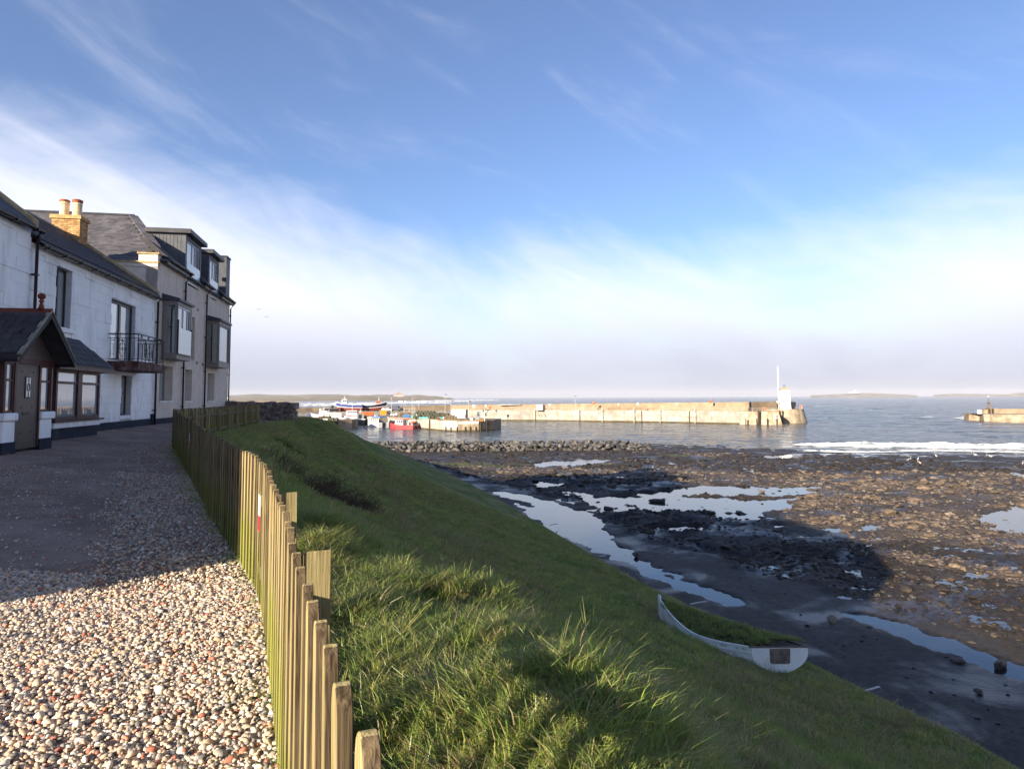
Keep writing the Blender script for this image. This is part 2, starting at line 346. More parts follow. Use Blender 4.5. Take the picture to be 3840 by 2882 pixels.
# beach: zones were traced on the flat and are kept as areas of the ground
def inpoly(px, py, poly):
    r = np.zeros(px.shape, bool); n = len(poly)
    for i in range(n):
        x1, y1 = poly[i]; x2, y2 = poly[(i+1)%n]
        c = ((y1 > py) != (y2 > py)); r ^= c & (px < (x2-x1)*(py-y1)/((y2-y1) if y2 != y1 else 1e-9)+x1)
    return r
def nearline(px, py, pts, w):
    d = np.full(px.shape, 1e9)
    for (x1,y1),(x2,y2) in zip(pts[:-1], pts[1:]):
        dx, dy = x2-x1, y2-y1; t = np.clip(((px-x1)*dx+(py-y1)*dy*9)/(dx*dx+dy*dy*9), 0, 1)
        d = np.minimum(d, np.hypot(px-x1-t*dx, (py-y1-t*dy)*3))
    return d < w
POOLS = [[(1850,1842),(1960,1848),(2080,1872),(2160,1905),(2230,1935),(2260,1980),(2300,2030),(2420,2115),(2560,2178),(2700,2238),(2800,2288),(2740,2297),(2600,2245),(2450,2175),(2250,2085),(2100,2015),(1950,1905)],
 [(2030,1832),(2120,1852),(2240,1890),(2280,1915),(2200,1905),(2110,1880),(2040,1850)],
 [(2100,1838),(2200,1850),(2260,1880),(2190,1870)],
 [(2190,1872),(2300,1862),(2480,1842),(2600,1818),(2900,1826),(3090,1818),(3060,1850),(2960,1880),(2980,1905),(2860,1930),(2850,1960),(2700,1945),(2600,1920),(2400,1915),(2280,1928),(2230,1905)],
 [(1985,1806),(2150,1803),(2180,1812),(2100,1822),(2010,1826)], [(2420,1976),(2560,1974),(2655,1986),(2640,2006),(2520,2001),(2440,1996)], [(2460,2030),(2590,2018),(2560,2034)],
 [(3650,1942),(3760,1910),(3860,1885),(3990,1880),(3990,2030),(3840,2012),(3740,1992)],
 [(3150,2310),(3250,2322),(3420,2372),(3600,2432),(3740,2500),(3900,2530),(3900,2590),(3700,2545),(3620,2492),(3500,2470),(3350,2392),(3200,2345)],
 [(2000,1728),(2110,1722),(2200,1714),(2300,1716),(2260,1730),(2160,1742),(2010,1746)], [(3060,1982),(3140,1990),(3120,2002),(3070,1998)], [(3260,2130),(3330,2134),(3310,2142)], [(3470,2140),(3560,2160),(3700,2182),(3620,2176)],
 [(3230,1972),(3290,1976),(3300,1992),(3240,1994)], [(3780,1762),(3990,1770),(3990,1800),(3820,1790)], [(2890,1965),(2960,1972),(2950,1986),(2900,1982)], [(2840,1702),(3000,1694),(3010,1708),(2880,1712)]]
BARS = [([(1915,1838),(2040,1868),(2140,1897),(2185,1915)], 17), ([(2040,1842),(2150,1876),(2260,1925)], 16), ([(1905,1872),(1985,1897)], 15), ([(2330,2085),(2450,2140),(2560,2195)], 9), ([(2300,1898),(2420,1905)], 5), ([(2570,1862),(2900,1866),(3010,1860)], 9), ([(2700,1925),(2820,1935)], 6)]
TAN = [[(2250,1775),(2500,1742),(2800,1770),(3100,1768),(3400,1765),(3990,1772),(3990,2085),(3700,2070),(3500,2045),(3250,2040),(3050,2000),(2960,1950),(2900,1915),(3050,1850),(2800,1815),(2500,1812)],
       [(3250,2090),(3400,2085),(3550,2110),(3700,2140),(3990,2190),(3990,2235),(3700,2180),(3450,2140)], [(2560,1700),(2720,1690),(2730,1700),(2600,1712)], [(1700,1745),(2000,1750),(2300,1758),(2500,1770),(2300,1790),(1900,1780)]]
BLACK = [[(1640,1770),(1800,1790),(2050,1782),(2300,1800),(2560,1812),(2500,1838),(2300,1855),(2000,1800),(1850,1812)], [(2270,1950),(2400,1920),(2600,1928),(2700,1955),(2850,1990),(2950,2040),(3200,2070),(3300,2110),(3100,2130),(2900,2110),(2600,2080),(2400,2030)]]
GREEN = [[(1600,1733),(1900,1738),(2150,1740),(2330,1736),(2300,1744),(1900,1748),(1650,1742)], [(2500,1702),(2600,1699),(2600,1703),(2500,1707)]]
ysx = np.unique(np.concatenate([np.arange(6,42,.22), np.arange(42,75,.33), np.arange(75,150,.8)])); xsx = np.unique(np.concatenate([np.arange(-60,-8,1.0), np.arange(-8,48,.25), np.arange(48,130,.9)]))
Xg, Yg = np.meshgrid(xsx, ysx, indexing='ij')
def beach_base(X, Y):
    shore = np.interp(X, [-60,-30,25,46,72,130], [133,131,127,110,98,80])
    t = np.clip((Y-20)/(shore-20), -.2, 1.6)
    return -8.95-.62*np.clip(t,0,1)**1.2 - .55*np.clip(t-1,0,1)*2
zs0 = beach_base(Xg, Yg)
px, py = proj_np(np.stack([Xg, Yg, np.full_like(Xg,-9.25)], -1).reshape(-1,3)); px = px.reshape(Xg.shape); py = py.reshape(Xg.shape)
ns = np.clip((py-1488)/420, .25, 1.6)
wx = px + (fbm(Xg*.45, Yg*.45, 40, 4)-.5)*90*ns; wy = py + (fbm(Xg*.45, Yg*.45, 50, 4)-.5)*34*ns
wpx = px + (fbm(Xg*.9, Yg*.9, 41, 4)-.5)*60*ns; wpy = py + (fbm(Xg*.9, Yg*.9, 51, 4)-.5)*22*ns
pool = np.zeros(Xg.shape, bool)
for p in POOLS: pool |= inpoly(wpx, wpy, p)
for pts, w in BARS: pool &= ~nearline(wpx, wpy, pts, w)
tan = np.zeros(Xg.shape, bool); black = tan.copy(); green = tan.copy()
for p in TAN: tan |= inpoly(wx, wy, p)
for p in BLACK: black |= inpoly(wx, wy, p)
for p in GREEN: green |= inpoly(wx, wy*1.0, p)
dfoot = Xg-foot(Yg); trackw = np.interp(Yg, [10, 20, 40, 60, 75, 90], [9.5, 8.5, 7.0, 5.5, 4.0, 0.0])+(fbm(Xg*.3, Yg*.3, 60, 3)-.5)*2.5
track = (dfoot < trackw) & (Yg < 85)
rough_ = np.where(track, .02, np.where(tan, .22, .26))
wet = fbm(Xg*.35, Yg*.35, 71, 4)
zz_ = zs0 + (fbm(Xg*.8, Yg*.8, 70, 5, .6)-.5)*rough_*2 + np.where(track, -.01, .06) + np.where(black, .12, 0)
ledge = np.floor((wet*6+Yg*.05)*2)/2; zz_ += np.where(track, 0, (ledge-(wet*6+Yg*.05))*.16)
pf = pool.astype(float)
for _ in range(2):
    pf[1:-1,1:-1] = (pf[1:-1,1:-1]*2+pf[:-2,1:-1]+pf[2:,1:-1]+pf[1:-1,:-2]+pf[1:-1,2:])/6
pf = np.clip((pf-.25)*2, 0, 1); pf = pf*pf*(3-2*pf)
zz_ = zz_*(1-pf)+(zs0-.16+(fbm(Xg*2.5, Yg*2.5, 72, 3)-.5)*.19)*pf
zz_ = np.where(dfoot < -.6, -9.8, zz_)
zz_ = np.where((Yg > 100) & (np.abs(px-1900) < 560), np.minimum(zz_, zs0+.25), zz_)
c_track = np.array([.028,.023,.021]); c_weed = np.array([.024,.017,.012]); c_black = np.array([.007,.006,.006]); c_tan = np.array([.075,.056,.042]); c_green = np.array([.075,.085,.018])
cm = np.broadcast_to(c_weed, Xg.shape+(3,)).copy()
mixn = fbm(Xg*.6, Yg*.6, 80, 4)[...,None]; cm = cm*(1-.9*np.clip((mixn-.52)*7,0,1)) + c_tan*.55*(.9*np.clip((mixn-.52)*7,0,1))
cm[tan] = c_tan*(.55+.9*np.clip((mixn[tan]-.35)*2,0,1)); cm[black] = c_black; cm[track] = c_track*(1+.5*(mixn[track]-.5)); cm[green] = c_green
concrete = (dfoot < 1.5) & (dfoot > -2) & (Yg < 75); cm[concrete] = np.array([.022,.018,.016])
M_beach = mat_attr('shore_ground', .8, .45, 3.0, .55, .5, 9, .05, wet=.22)
tag(np_mesh('shore', np.stack([Xg,Yg,zz_],-1).reshape(-1,3), grid_faces(len(xsx), len(ysx)), M_beach, cols=cm.reshape(-1,3)), 'dark rocky foreshore left bare by the tide', kind='structure')
# still water lying in the hollows of the shore
def water_mat(name, col, rough, bump, scales, foam=False, stretch=(1,1,1)):
    m = bpy.data.materials.new(name); m.use_nodes = True; t = m.node_tree; L = t.links.new; bs = t.nodes['Principled BSDF']
    bs.inputs['IOR'].default_value = 1.33; bs.inputs['Roughness'].default_value = rough; bs.inputs['Specular IOR Level'].default_value = .5
    tc = N(t, 'ShaderNodeTexCoord'); mp = N(t, 'ShaderNodeMapping'); L(tc.outputs['Object'], mp.inputs[0]); mp.inputs['Scale'].default_value = stretch
    h = None
    for sc, amp in scales:
        q = math_(t, 'MULTIPLY', noise(t, mp.outputs[0], sc, 3, .55, .4), amp); h = q if h is None else math_(t, 'ADD', h, q)
    b = N(t, 'ShaderNodeBump'); b.inputs['Strength'].default_value = bump; b.inputs['Distance'].default_value = 1.0; L(h, b.inputs['Height']); L(b.outputs[0], bs.inputs['Normal'])
    bs.inputs['Base Color'].default_value = (*col, 1)
    if foam:
        a = N(t, 'ShaderNodeAttribute', attribute_name='Col'); sp = N(t, 'ShaderNodeSeparateColor'); L(a.outputs['Color'], sp.inputs[0])
        fn = noise(t, mp.outputs[0], .9, 6, .7, .6); fv = math_(t, 'ADD', sp.outputs[0], math_(t, 'MULTIPLY', math_(t, 'SUBTRACT', fn, .5), 1.1))
        fm = sstep(t, fv, .50, .72)
        L(mixc(t, fm, col, (.72,.74,.76)), bs.inputs['Base Color']); L(math_(t, 'MULTIPLY_ADD', fm, .6, rough), bs.inputs['Roughness'])
    return m
M_pool = water_mat('pool_water', (.015,.018,.02), .04, .25, [(1.6,.02),(6,.006)])
yq = np.linspace(8,128,121); xq = np.linspace(-30,128,100); XQ, YQ = np.meshgrid(xq, yq, indexing='ij')
XQ = np.maximum(XQ, foot(YQ)-.3)
tag(np_mesh('tide_pool_water', np.stack([XQ,YQ,beach_base(XQ,YQ)-.068],-1).reshape(-1,3), grid_faces(len(xq), len(yq)), M_pool), 'still tide water lying in pools among the rocks', kind='structure')
# the sea
nr, na = 760, 260
rr = 86*np.exp(np.linspace(0, math.log(9000/86.), nr)); aa = np.linspace(-50, 50, na)*math.pi/180
RR, AA = np.meshgrid(rr, aa, indexing='ij'); XS, YS = RR*np.sin(AA), RR*np.cos(AA)
harb = ((XS > -140) & (XS < 110) & (YS < 262) & (YS > 100)).astype(float)
hgt = (fbm(XS*.09+YS*.03, YS*.22, 90, 4)-.5)*np.where(harb > 0, .30, 1.0)*np.clip(1.6-RR/1500, .15, 1) + (fbm(XS*.5, YS*.9, 95, 2)-.5)*.16*(RR < 700)
swell = np.sin(YS*.11+fbm(XS*.012, YS*.012, 97, 2)*9)*.22*np.clip((YS-255)/60, 0, 1)*np.clip(1.8-RR/900, 0, 1)
ZS = SEA + hgt + swell
pxs, pys = proj_np(np.stack([XS,YS,ZS],-1).reshape(-1,3)); pxs = pxs.reshape(XS.shape); pys = pys.reshape(XS.shape)
shoreY = np.interp(XS, [-60,-30,25,46,72,130], [133,131,127,110,98,80])
foam = .50*np.exp(-((YS-shoreY-4)/9)**2)*(XS > 18) + .34*np.clip(1-np.abs(YS-shoreY-14)/16, 0, 1)*(XS > 22)
streak = fbm(XS*.008, YS*.05, 101, 4)
foam += np.where((YS > 330) & (YS < 1500), np.clip((streak-.50)*5.5, 0, 1)*.6*np.clip((10-XS)/120, 0, 1), 0)      # surf off the far beach
caps = fbm(XS*.035, YS*.14, 103, 4); foam += np.where(YS > 275, np.clip((caps-.655)*10, 0, .62)*np.clip(RR/500, .5, 1), 0)
foam += .55*np.exp(-((XS-168)/14)**2-((YS-257)/6)**2)+.3*np.exp(-((YS-300)/18)**2)*(XS > 60)*(fbm(XS*.05,YS*.2,105,3) > .5)
foam += .42*np.clip((fbm(XS*.05, YS*.12, 107, 4)-.60)*9, 0, 1)*(YS > 135)*(YS < 190)*(XS > 40)
M_sea = water_mat('sea_water', (.055,.066,.066), .10, 1.0, [(.16,1.6),(.5,.75),(1.6,.22)], foam=True, stretch=(.6,1.5,1))
tag(np_mesh('sea', np.stack([XS,YS,ZS],-1).reshape(-1,3), grid_faces(nr, na), M_sea, cols=np.repeat(foam.reshape(-1,1),3,1)), 'choppy grey blue sea flecked with foam', kind='structure')
# ------------------------------------------------------------------ houses (local x = out from the facade, y = along it, z = height)
M_white = mat('white_masonry_paint', (.83,.83,.83), (.90,.90,.89), .85, 1.6, 6, .35, 14, .2, dirt=(.47,.45,.42), dscale=1.3, damt=.5, coords='World', dstretch=(1,1,.28))
M_whitej = mat('white_joint_paint', (.46,.47,.49), (.56,.57,.59), .9, 4, 4, .3, 20, .1)
M_navy = mat('navy_plinth_paint', (.010,.013,.032), (.018,.022,.045), .7, 2, 4, .3, 15, .2, dirt=(.06,.055,.05), dscale=1.5, damt=.5)
M_brown = mat('brown_timber', (.050,.017,.014), (.075,.028,.023), .5, 5, 4, .2, 30, .35, stretch=(1,1,.15))
M_door = mat('brown_door', (.075,.052,.047), (.095,.07,.064), .45, 3, 4, .15, 25, .35, stretch=(6,6,.6))
M_slate = mat('slate', (.075,.070,.075), (.13,.12,.125), .62, 3, 5, .5, 25, .35, objrand=.28, coords='World')
M_slate2 = mat('dark_slate', (.030,.027,.030), (.052,.048,.052), .6, 3, 5, .6, 18, .3, objrand=.2, coords='World')
M_gut = mat('dark_gutter', (.014,.010,.011), (.024,.017,.018), .4, 4, 3, .05, 30, .4)
M_pipe = mat('oxblood_pipe', (.026,.010,.010), (.040,.016,.015), .4, 4, 3, .05, 30, .4)
M_render = mat('beige_render', (.60,.52,.44), (.69,.60,.52), .92, 3, 6, .5, 60, .1, dirt=(.46,.39,.33), dscale=1.1, damt=.45, coords='World', dstretch=(1,1,.25))
M_cope = mat('sandstone_coping', (.33,.24,.12), (.48,.37,.22), .9, 5, 5, .5, 25, .15, dirt=(.2,.16,.1), dscale=2, damt=.6)
M_brick = mat('buff_brick', (.34,.20,.085), (.52,.33,.15), .9, 6, 5, .5, 30, .15, objrand=.35, dirt=(.40,.15,.06), dscale=3.0, damt=.45, coords='World')
M_mortar = mat('mortar', (.26,.20,.13), (.34,.27,.18), .95, 9, 4, .4, 40, .1)
M_pot = mat('buff_clay_pot', (.55,.42,.24), (.68,.55,.36), .8, 4, 4, .2, 25, .2)
M_potrim = mat('red_clay', (.25,.07,.035), (.36,.11,.05), .8, 5, 4, .3, 25, .2)
M_ridge = mat('red_ridge_clay', (.13,.030,.018), (.20,.055,.03), .75, 5, 4, .3, 25, .2)
M_clad = mat('grey_cladding', (.060,.064,.075), (.085,.09,.10), .55, 3, 4, .1, 30, .35, stretch=(1,8,1))
M_taupe = mat('taupe_frame', (.17,.155,.135), (.21,.19,.17), .5, 3, 3, .05, 20, .35)
M_whitef = plain('white_frame', (.62,.63,.64), .4)
M_lead = mat('lead_sheet', (.035,.036,.042), (.055,.056,.062), .5, 3, 4, .1, 20, .35)
M_iron = plain('black_iron', (.010,.010,.012), .45)
M_glass = glass('window_glass', (.26,.30,.33)); M_glassg = glass('green_glass', (.05,.065,.06), .06)
M_blindg = glass('blind_behind_glass', (.62,.65,.68)); M_blind = plain('pale_blind', (.55,.57,.60), .6); M_frost = glass('frosted_panel', (.42,.50,.52), .25); M_barge = mat('weathered_bargeboard', (.20,.18,.15), (.34,.31,.25), .8, 6, 4, .3, 30, .2)
M_under = plain('dark_soffit', (.02,.017,.016), .7); M_red = mat('oxide_concrete', (.06,.022,.018), (.13,.075,.065), .85, 4, 5, .5, 18, .2, dirt=(.30,.27,.25), dscale=2.2, damt=.6)
ZB = -1.1
UNIT = MB().box(-.5,.5,-.5,.5,-.5,.5).mesh('unit_piece')
def unit_mesh(name, m, bev=.0):
    me = UNIT.copy(); me.name = name; me.materials.append(m); return me
class House:
    def __init__(s, name, label, s0, cat='house'):
        s.s0 = s0; s.root = thing(name, label, cat, HO+HD*s0+Vector((0,0,ZB)), TH)
        s.off = Vector((0,-s0,-ZB))
    def part(s, mb, name, m, parent=None, **k):
        o = mb.build(name, m, parent or s.root, **k)
        if parent is None: o.location = s.off
        return o
    def piece(s, me, name, c, size, rot=(0,0,0), parent=None):
        o = link(name, me, parent or s.root); o.location = Vector(c)+(s.off if parent is None else Vector((0,0,0))); o.scale = size; o.rotation_euler = rot
        return o
def wall_front(mb, y0, y1, z0, z1, ops, x=0.0, depth=.25):
    ysp = sorted({y0,y1,*[o[0] for o in ops],*[o[1] for o in ops]}); zsp = sorted({z0,z1,*[o[2] for o in ops],*[o[3] for o in ops]})
    for a, b in zip(ysp[:-1], ysp[1:]):
        for c, d in zip(zsp[:-1], zsp[1:]):
            m, n = (a+b)/2, (c+d)/2
            if any(o[0] < m < o[1] and o[2] < n < o[3] for o in ops): continue
            mb.add([(x,a,c),(x,b,c),(x,b,d),(x,a,d)], [(0,1,2,3)])
    for (a,b,c,d) in ops:
        e = x-depth
        mb.add([(x,a,c),(x,b,c),(x,b,d),(x,a,d),(e,a,c),(e,b,c),(e,b,d),(e,a,d)], [(0,4,5,1),(1,5,6,2),(2,6,7,3),(3,7,4,0)])
def win(h, y0, y1, z0, z1, x, m, ys=(), zs=(), fw=.06, g=None, name='window', orient='x', th=.07, parent=None, mw=None, gl=None):
    """frame with a pane of its own in each light; orient x: faces out of the facade, y: faces along it"""
    f = MB(); mw = mw or fw
    def bx(mb, a, b, c, d, t0, t1):
        if orient == 'x': mb.box(t0, t1, a, b, c, d)
        else: mb.box(a, b, t0, t1, c, d)
    bx(f, y0, y0+fw, z0, z1, x-th, x); bx(f, y1-fw, y1, z0, z1, x-th, x)
    bx(f, y0+fw, y1-fw, z0, z0+fw, x-th, x); bx(f, y0+fw, y1-fw, z1-fw, z1, x-th, x)
    yy = [y0+fw, *[v for q in ys for v in (q-mw/2, q+mw/2)], y1-fw]; zz = [z0+fw, *[v for q in zs for v in (q-mw/2, q+mw/2)], z1-fw]
    for q in ys: bx(f, q-mw/2, q+mw/2, z0+fw, z1-fw, x-th, x-.004)
    for q in zs:
        for a, b in zip(yy[::2], yy[1::2]): bx(f, a, b, q-mw/2, q+mw/2, x-th, x-.004)
    fo = h.part(f, name, m, parent)
    k = 0
    for a, b in zip(yy[::2], yy[1::2]):
        for c, d in zip(zz[::2], zz[1::2]):
            p = MB(); bx(p, a, b, c, d, x-th*.7, x-th*.55) if orient == 'x' else bx(p, a, b, c, d, x-th*.7, x-th*.55)
            gm = (gl[k] if gl else None) or g or M_glass; k += 1
            p.build('pane', gm, fo)
    return fo
def blocks(h, y0, y1, z0, z1, ops, seed, ch=.305, x=0.0, corner=False):
    r = random.Random(seed); me = unit_mesh('block_shape', M_white); z = z0; row = 0
    while z < z1-.05:
        hh = min(ch*r.uniform(.9,1.1), z1-z); y = y0 - (0 if row % 2 else r.uniform(.2,.5))
        while y < y1:
            w = r.uniform(.55,1.15); a, b = max(y,y0), min(y+w,y1); y += w
            if b-a < .06: continue
            spans = [(a,b)]
            for o in ops:
                if o[2] < z+hh-.03 and o[3] > z+.03:
                    spans = [q for (s_,e_) in spans for q in ((s_,min(e_,o[0])),(max(s_,o[1]),e_)) if q[1]-q[0] > .06]
            for (s_,e_) in spans:
                pr = r.choice((.003,.004,.006,.012,.020)) if r.random() < .8 else .03; g_ = r.choice((.002,.003,.004,.009))
                h.piece(me, 'stone_block', (x-.05+pr/2, (s_+e_)/2, z+hh/2), (.1+pr, e_-s_-g_, hh-g_))
        z += hh; row += 1
def pipe(h, y, z0, z1, m=None, x=.10, top=None):
    mb = MB(); pts = [(x,y,z0),(x,y,z1)]
    if top: pts += top
    mb.tube(pts, .042, 8)
    p = h.part(mb, 'downpipe', m or M_pipe, smooth=True)
    z = z0+.6
    while z < z1: box(x-.1, x+.05, y-.06, y+.06, z, z+.05).build('pipe_bracket', m or M_pipe, p); z += 1.8
def gutter(h, y0, y1, z, x=.17, m=None):
    mb = MB(); prof_ = [(.075*math.cos(a), .075*math.sin(a)) for a in np.linspace(math.pi, 2*math.pi, 7)] + [(.06*math.cos(a), .06*math.sin(a)-.0) for a in np.linspace(2*math.pi, math.pi, 7)]
    mb.loft([[(x+p, y, z+q) for p, q in prof_] for y in (y0, y1)]); g = h.part(mb, 'gutter', m or M_gut)
    y = y0+.3
    while y < y1: box(x-.08, x+.085, y, y+.04, z-.085, z+.012).build('gutter_bracket', m or M_gut, g); y += 1.05

# --- leftmost white house (its far part, the eaves and the porch are in view; its near gable throws the shade on the gravel)
L_ = House('white_end_house', 'leftmost white stone house with dark slate roof and gabled porch', -19.5)
mb = MB(); wall_front(mb, -19.5, -.02, -1.3, 4.45, [(-12,-10.8,2,3.7),(-7,-5.9,2,3.7)], -.004); mb.box(-7, -.3, -19.5, -.02, -1.3, 4.44)
mb.prism([(-7,4.44),(-.3,4.44),(-.05,4.6),(-3.5,7.35)], -19.5, -19.2, 'y'); mb.prism([(-7,4.44),(-.3,4.44),(-.05,4.6),(-3.5,7.35)], -.32, -.02, 'y')
L_.part(mb, 'wall', M_whitej)
blocks(L_, -5.2, -.02, -.8, 4.42, [], 3)
mb = MB(); mb.box(-7, .035, -19.5, -.021, -1.35, -.8); L_.part(mb, 'plinth', M_navy)
mb = MB(); mb.prism([(.22,4.48),(.2,4.56),(-3.5,7.5),(-7.2,4.56),(-7.2,4.46),(-3.5,7.38)], -19.6, -.25, 'y'); L_.part(mb, 'roof', M_slate2)
mb = MB(); mb.prism([(.14,4.5),(.14,4.72),(-3.5,7.64),(-3.5,7.4)], -.25, .06, 'y'); L_.part(mb, 'coping', M_cope, bevel=.02)
gutter(L_, -19.5, .12, 4.46, .22); pipe(L_, .02, -.95, 4.3, None, .14, [(.22,.02,4.42)])
for a in (-12,-7): win(L_, a, a+1.1, 2.0, 3.7, -.12, M_brown, (a+.55,), (3.0,))
# --- its porch
P = House('gabled_porch', 'dark brown gabled timber porch with slate roof and red ridge tiles', -2.5, 'porch')
for a, b, x0_ in ((-3.5,-3.0,.0),(-1.88,-1.28,.95),(-1.5,-1.28,.04)): P.part(box(x0_, 1.2 if x0_ != .04 else .948, a, b, -1.2, -.48), 'dwarf_wall', M_white, bevel=.015)
for a, b in ((-3.56,-2.98),(-1.90,-1.22)): P.part(box(.04, 1.26, a, b, -.475, -.30), 'cap_stone', M_white, bevel=.025)
for a, b in ((-3.515,-2.99),(-1.89,-1.265)): P.part(box(.05, 1.215, a, b, -1.25, -.93), 'plinth', M_navy)
mb = MB()
for y in (-3.5,-3.06,-1.94,-1.36): mb.box(1.08, 1.19, y, y+.08, -.30 if y in (-3.5,-1.36) else -1.1, .84)
mb.box(1.06, 1.2, -3.55, -1.25, .80, .92); mb.box(.05, 1.08, -3.5, -3.42, .76, .88); mb.box(.05,.15,-3.5,-3.42,-.3,.76); mb.box(.05, 1.06, -1.36, -1.28, -.3, .9)
P.part(mb, 'post_frame', M_brown)
win(P, -3.42, -3.06, -.295, .80, 1.17, M_brown, (), (.42,), .05); win(P, -1.86, -1.36, -.295, .80, 1.17, M_brown, (), (.42,), .05)
win(P, .15, 1.08, -.295, .76, -3.43, M_brown, (.6,), (.42,), .06, orient='y')
mb = MB(); mb.box(1.10, 1.16, -2.98, -1.94, -1.12, .80); d = P.part(mb, 'door', M_door)
mb = MB(); mb.box(1.155, 1.175, -2.56, -2.32, .02, .52); w_ = mb.build('door_window', M_iron, d)
mb = MB(); mb.box(1.17, 1.18, -2.53, -2.35, .05, .49); mb.build('pane', M_frost, d)
mb = MB(); mb.tube([(1.186,-2.44+.05*math.cos(a),.27+.09*math.sin(a)) for a in np.linspace(0,2*math.pi,13)], .01, 4); mb.tube([(1.186,-2.44,.05),(1.186,-2.44,.16)], .008, 4); mb.tube([(1.186,-2.44,.38),(1.186,-2.44,.49)], .008, 4); mb.build('glazing_ornament', M_iron, d)
st = MB().lathe([(.02,0),(.012,.012)], n=6).mesh('stud'); st.materials.append(M_iron)
for y in (-2.7,-2.2):
    for z in (.62,-.18,-.75):
        o = link('door_stud', st, d); o.location = (1.16,y,z); o.rotation_euler = (0,math.pi/2,0)
mb = MB(); mb.box(1.158, 1.17, -2.62, -2.30, -.36, -.30); mb.build('letter_box', M_iron, d)
mb = MB(); mb.box(1.175, 1.19, -2.62, -2.30, .87, .92); P.part(mb, 'name_plate', M_frost)
mb = MB(); mb.prism([(-3.55,.92),(-1.25,.92),(-2.5,1.86)], 1.12, 1.18, 'x'); P.part(mb, 'gable_boarding', M_door)
for sgn, ye in ((-1,-3.82),(1,-1.18)):
    th_ = .07; mb = MB(); mb.prism([(ye,.86),(-2.5,1.93),(-2.5,2.03),(ye,.86+.10)], .0, 1.58, 'x'); ro = P.part(mb, 'roof_slope', M_slate2)
    dy = (-2.5-ye); dz = 1.07; ln = math.hypot(dy,dz)
    me = unit_mesh('porch_slate_shape', M_slate2)
    for i in range(7):
        t = (i+.5)/7
        for j in range(5):
            P.piece(me, 'slate', (.16+.316*j+(.15 if i % 2 else 0)*(.5 if j in (0,4) else 1)-.05, ye+dy*t, .965+dz*t+.012), (.300, .24, .014), (math.atan2(dz,dy) if sgn < 0 else math.atan2(dz,dy)+math.pi, 0, 0))
    mb = MB(); mb.prism([(ye-.02*sgn*-1,.78),(-2.5,1.86),(-2.5,2.02),(ye,.94)], 1.58, 1.63, 'x'); b_ = P.part(mb, 'bargeboard', M_under)
    mb = MB(); mb.prism([(ye,.935),(-2.5,2.015),(-2.5,2.055),(ye-.01,.975)], 1.56, 1.645, 'x'); mb.build('barge_capping', M_barge, b_)
for i in range(5):
    mb = MB(); a = .02+i*.325; mb.prism([(-2.64,1.93),(-2.5,2.08),(-2.36,1.93),(-2.38,1.91),(-2.5,2.03),(-2.62,1.91)], a, a+.318, 'x'); P.part(mb, 'ridge_tile', M_ridge)
mb = MB().lathe([(.075,0),(.055,.05),(.04,.12),(.03,.15),(.06,.18),(.045,.205),(.03,.22),(.07,.26),(.085,.30),(.07,.345),(.03,.37)], (1.40,-2.5,2.06), 12); P.part(mb, 'finial', M_ridge, smooth=True)
gutter(P, 0, 0.01, 0) if False else None
for y_ in (-3.86,-1.14): P.part(MB().tube([(0,y_,.84),(1.62,y_,.84)], .055, 8), 'porch_gutter', M_gut)

# --- white house with the balcony
Wh = House('white_terraced_house', 'white painted stone house with iron balcony and brick chimney', 0.0)
OPS = [(1.48,2.5,2.07,3.8),(5.6,8.0,1.32,3.45),(6.75,7.82,-.6,.84),(.5,3.3,-.6,.8)]
mb = MB(); wall_front(mb, -.02, 10.42, -1.3, 4.15, OPS, -.006, .26); mb.box(-6.2, -.32, -.02, 10.42, -1.3, 4.14); mb.prism([(-6.2,4.14),(-.32,4.14),(.0,4.2),(-3.05,6.25)], 10.1, 10.42, 'y')
Wh.part(mb, 'wall', M_whitej)
blocks(Wh, 0.0, 10.42, -.8, 3.9, OPS[:3]+[(.3,3.5,-.8,.95)], 11)
mb = MB(); mb.box(-.03,.012,0,10.42,3.905,4.13); Wh.part(mb, 'eaves_course', M_white)
mb = MB(); mb.box(-.03,.035,0,10.4,-1.4,-.8); mb.box(-.03,.06,10.05,10.42,-1.4,-.62); Wh.part(mb, 'plinth', M_navy)
mb = MB(); mb.prism([(.2,4.15),(.17,4.24),(-3.05,6.44),(-6.4,4.24),(-6.4,4.12),(-3.05,6.3)], .06, 10.25, 'y'); rf = Wh.part(mb, 'roof', M_slate2)
me = unit_mesh('roof_slate_shape', M_slate2); an = math.atan2(2.2, 3.22)
for i in range(13):
    t = (i+.5)/13
    for j in range(17):
        o = link('slate', me, rf); o.location = (.17-3.22*t, .34+.58*j+(.28 if i % 2 else 0), 4.24+2.2*t+.02); o.scale = (.33,.565,.018); o.rotation_euler = (0, an-.05, 0)
mb = MB(); mb.prism([(.1,4.22),(.1,4.42),(-3.05,6.6),(-3.05,6.36)], 10.25, 10.5, 'y'); Wh.part(mb, 'skew_coping', M_cope, bevel=.02)
mb = MB(); mb.tube([(-3.05,.06,6.45),(-3.05,9.2,6.45)], .09, 6); Wh.part(mb, 'ridge', M_slate)
gutter(Wh, .12, 10.45, 4.12, .2); pipe(Wh, 10.28, -1.1, 3.95, None, .11, [(.2,10.28,4.08)])
win(Wh, 1.48, 2.5, 2.07, 3.8, -.16, M_gut, (2.0,), (), .06, th=.08, gl=[M_blindg,None])
mb = MB(); mb.box(-.02,.09,1.35,2.65,1.93,2.065); Wh.part(mb, 'window_sill', M_white, bevel=.01)
mb = MB(); mb.box(-.01,.022,1.38,2.62,3.805,3.90); Wh.part(mb, 'lintel', M_white)
fd = win(Wh, 5.6, 8.0, 1.32, 3.45, -.12, M_gut, (6.8,), (), .09, name='french_door', th=.09, mw=.16, gl=[M_blindg,None])
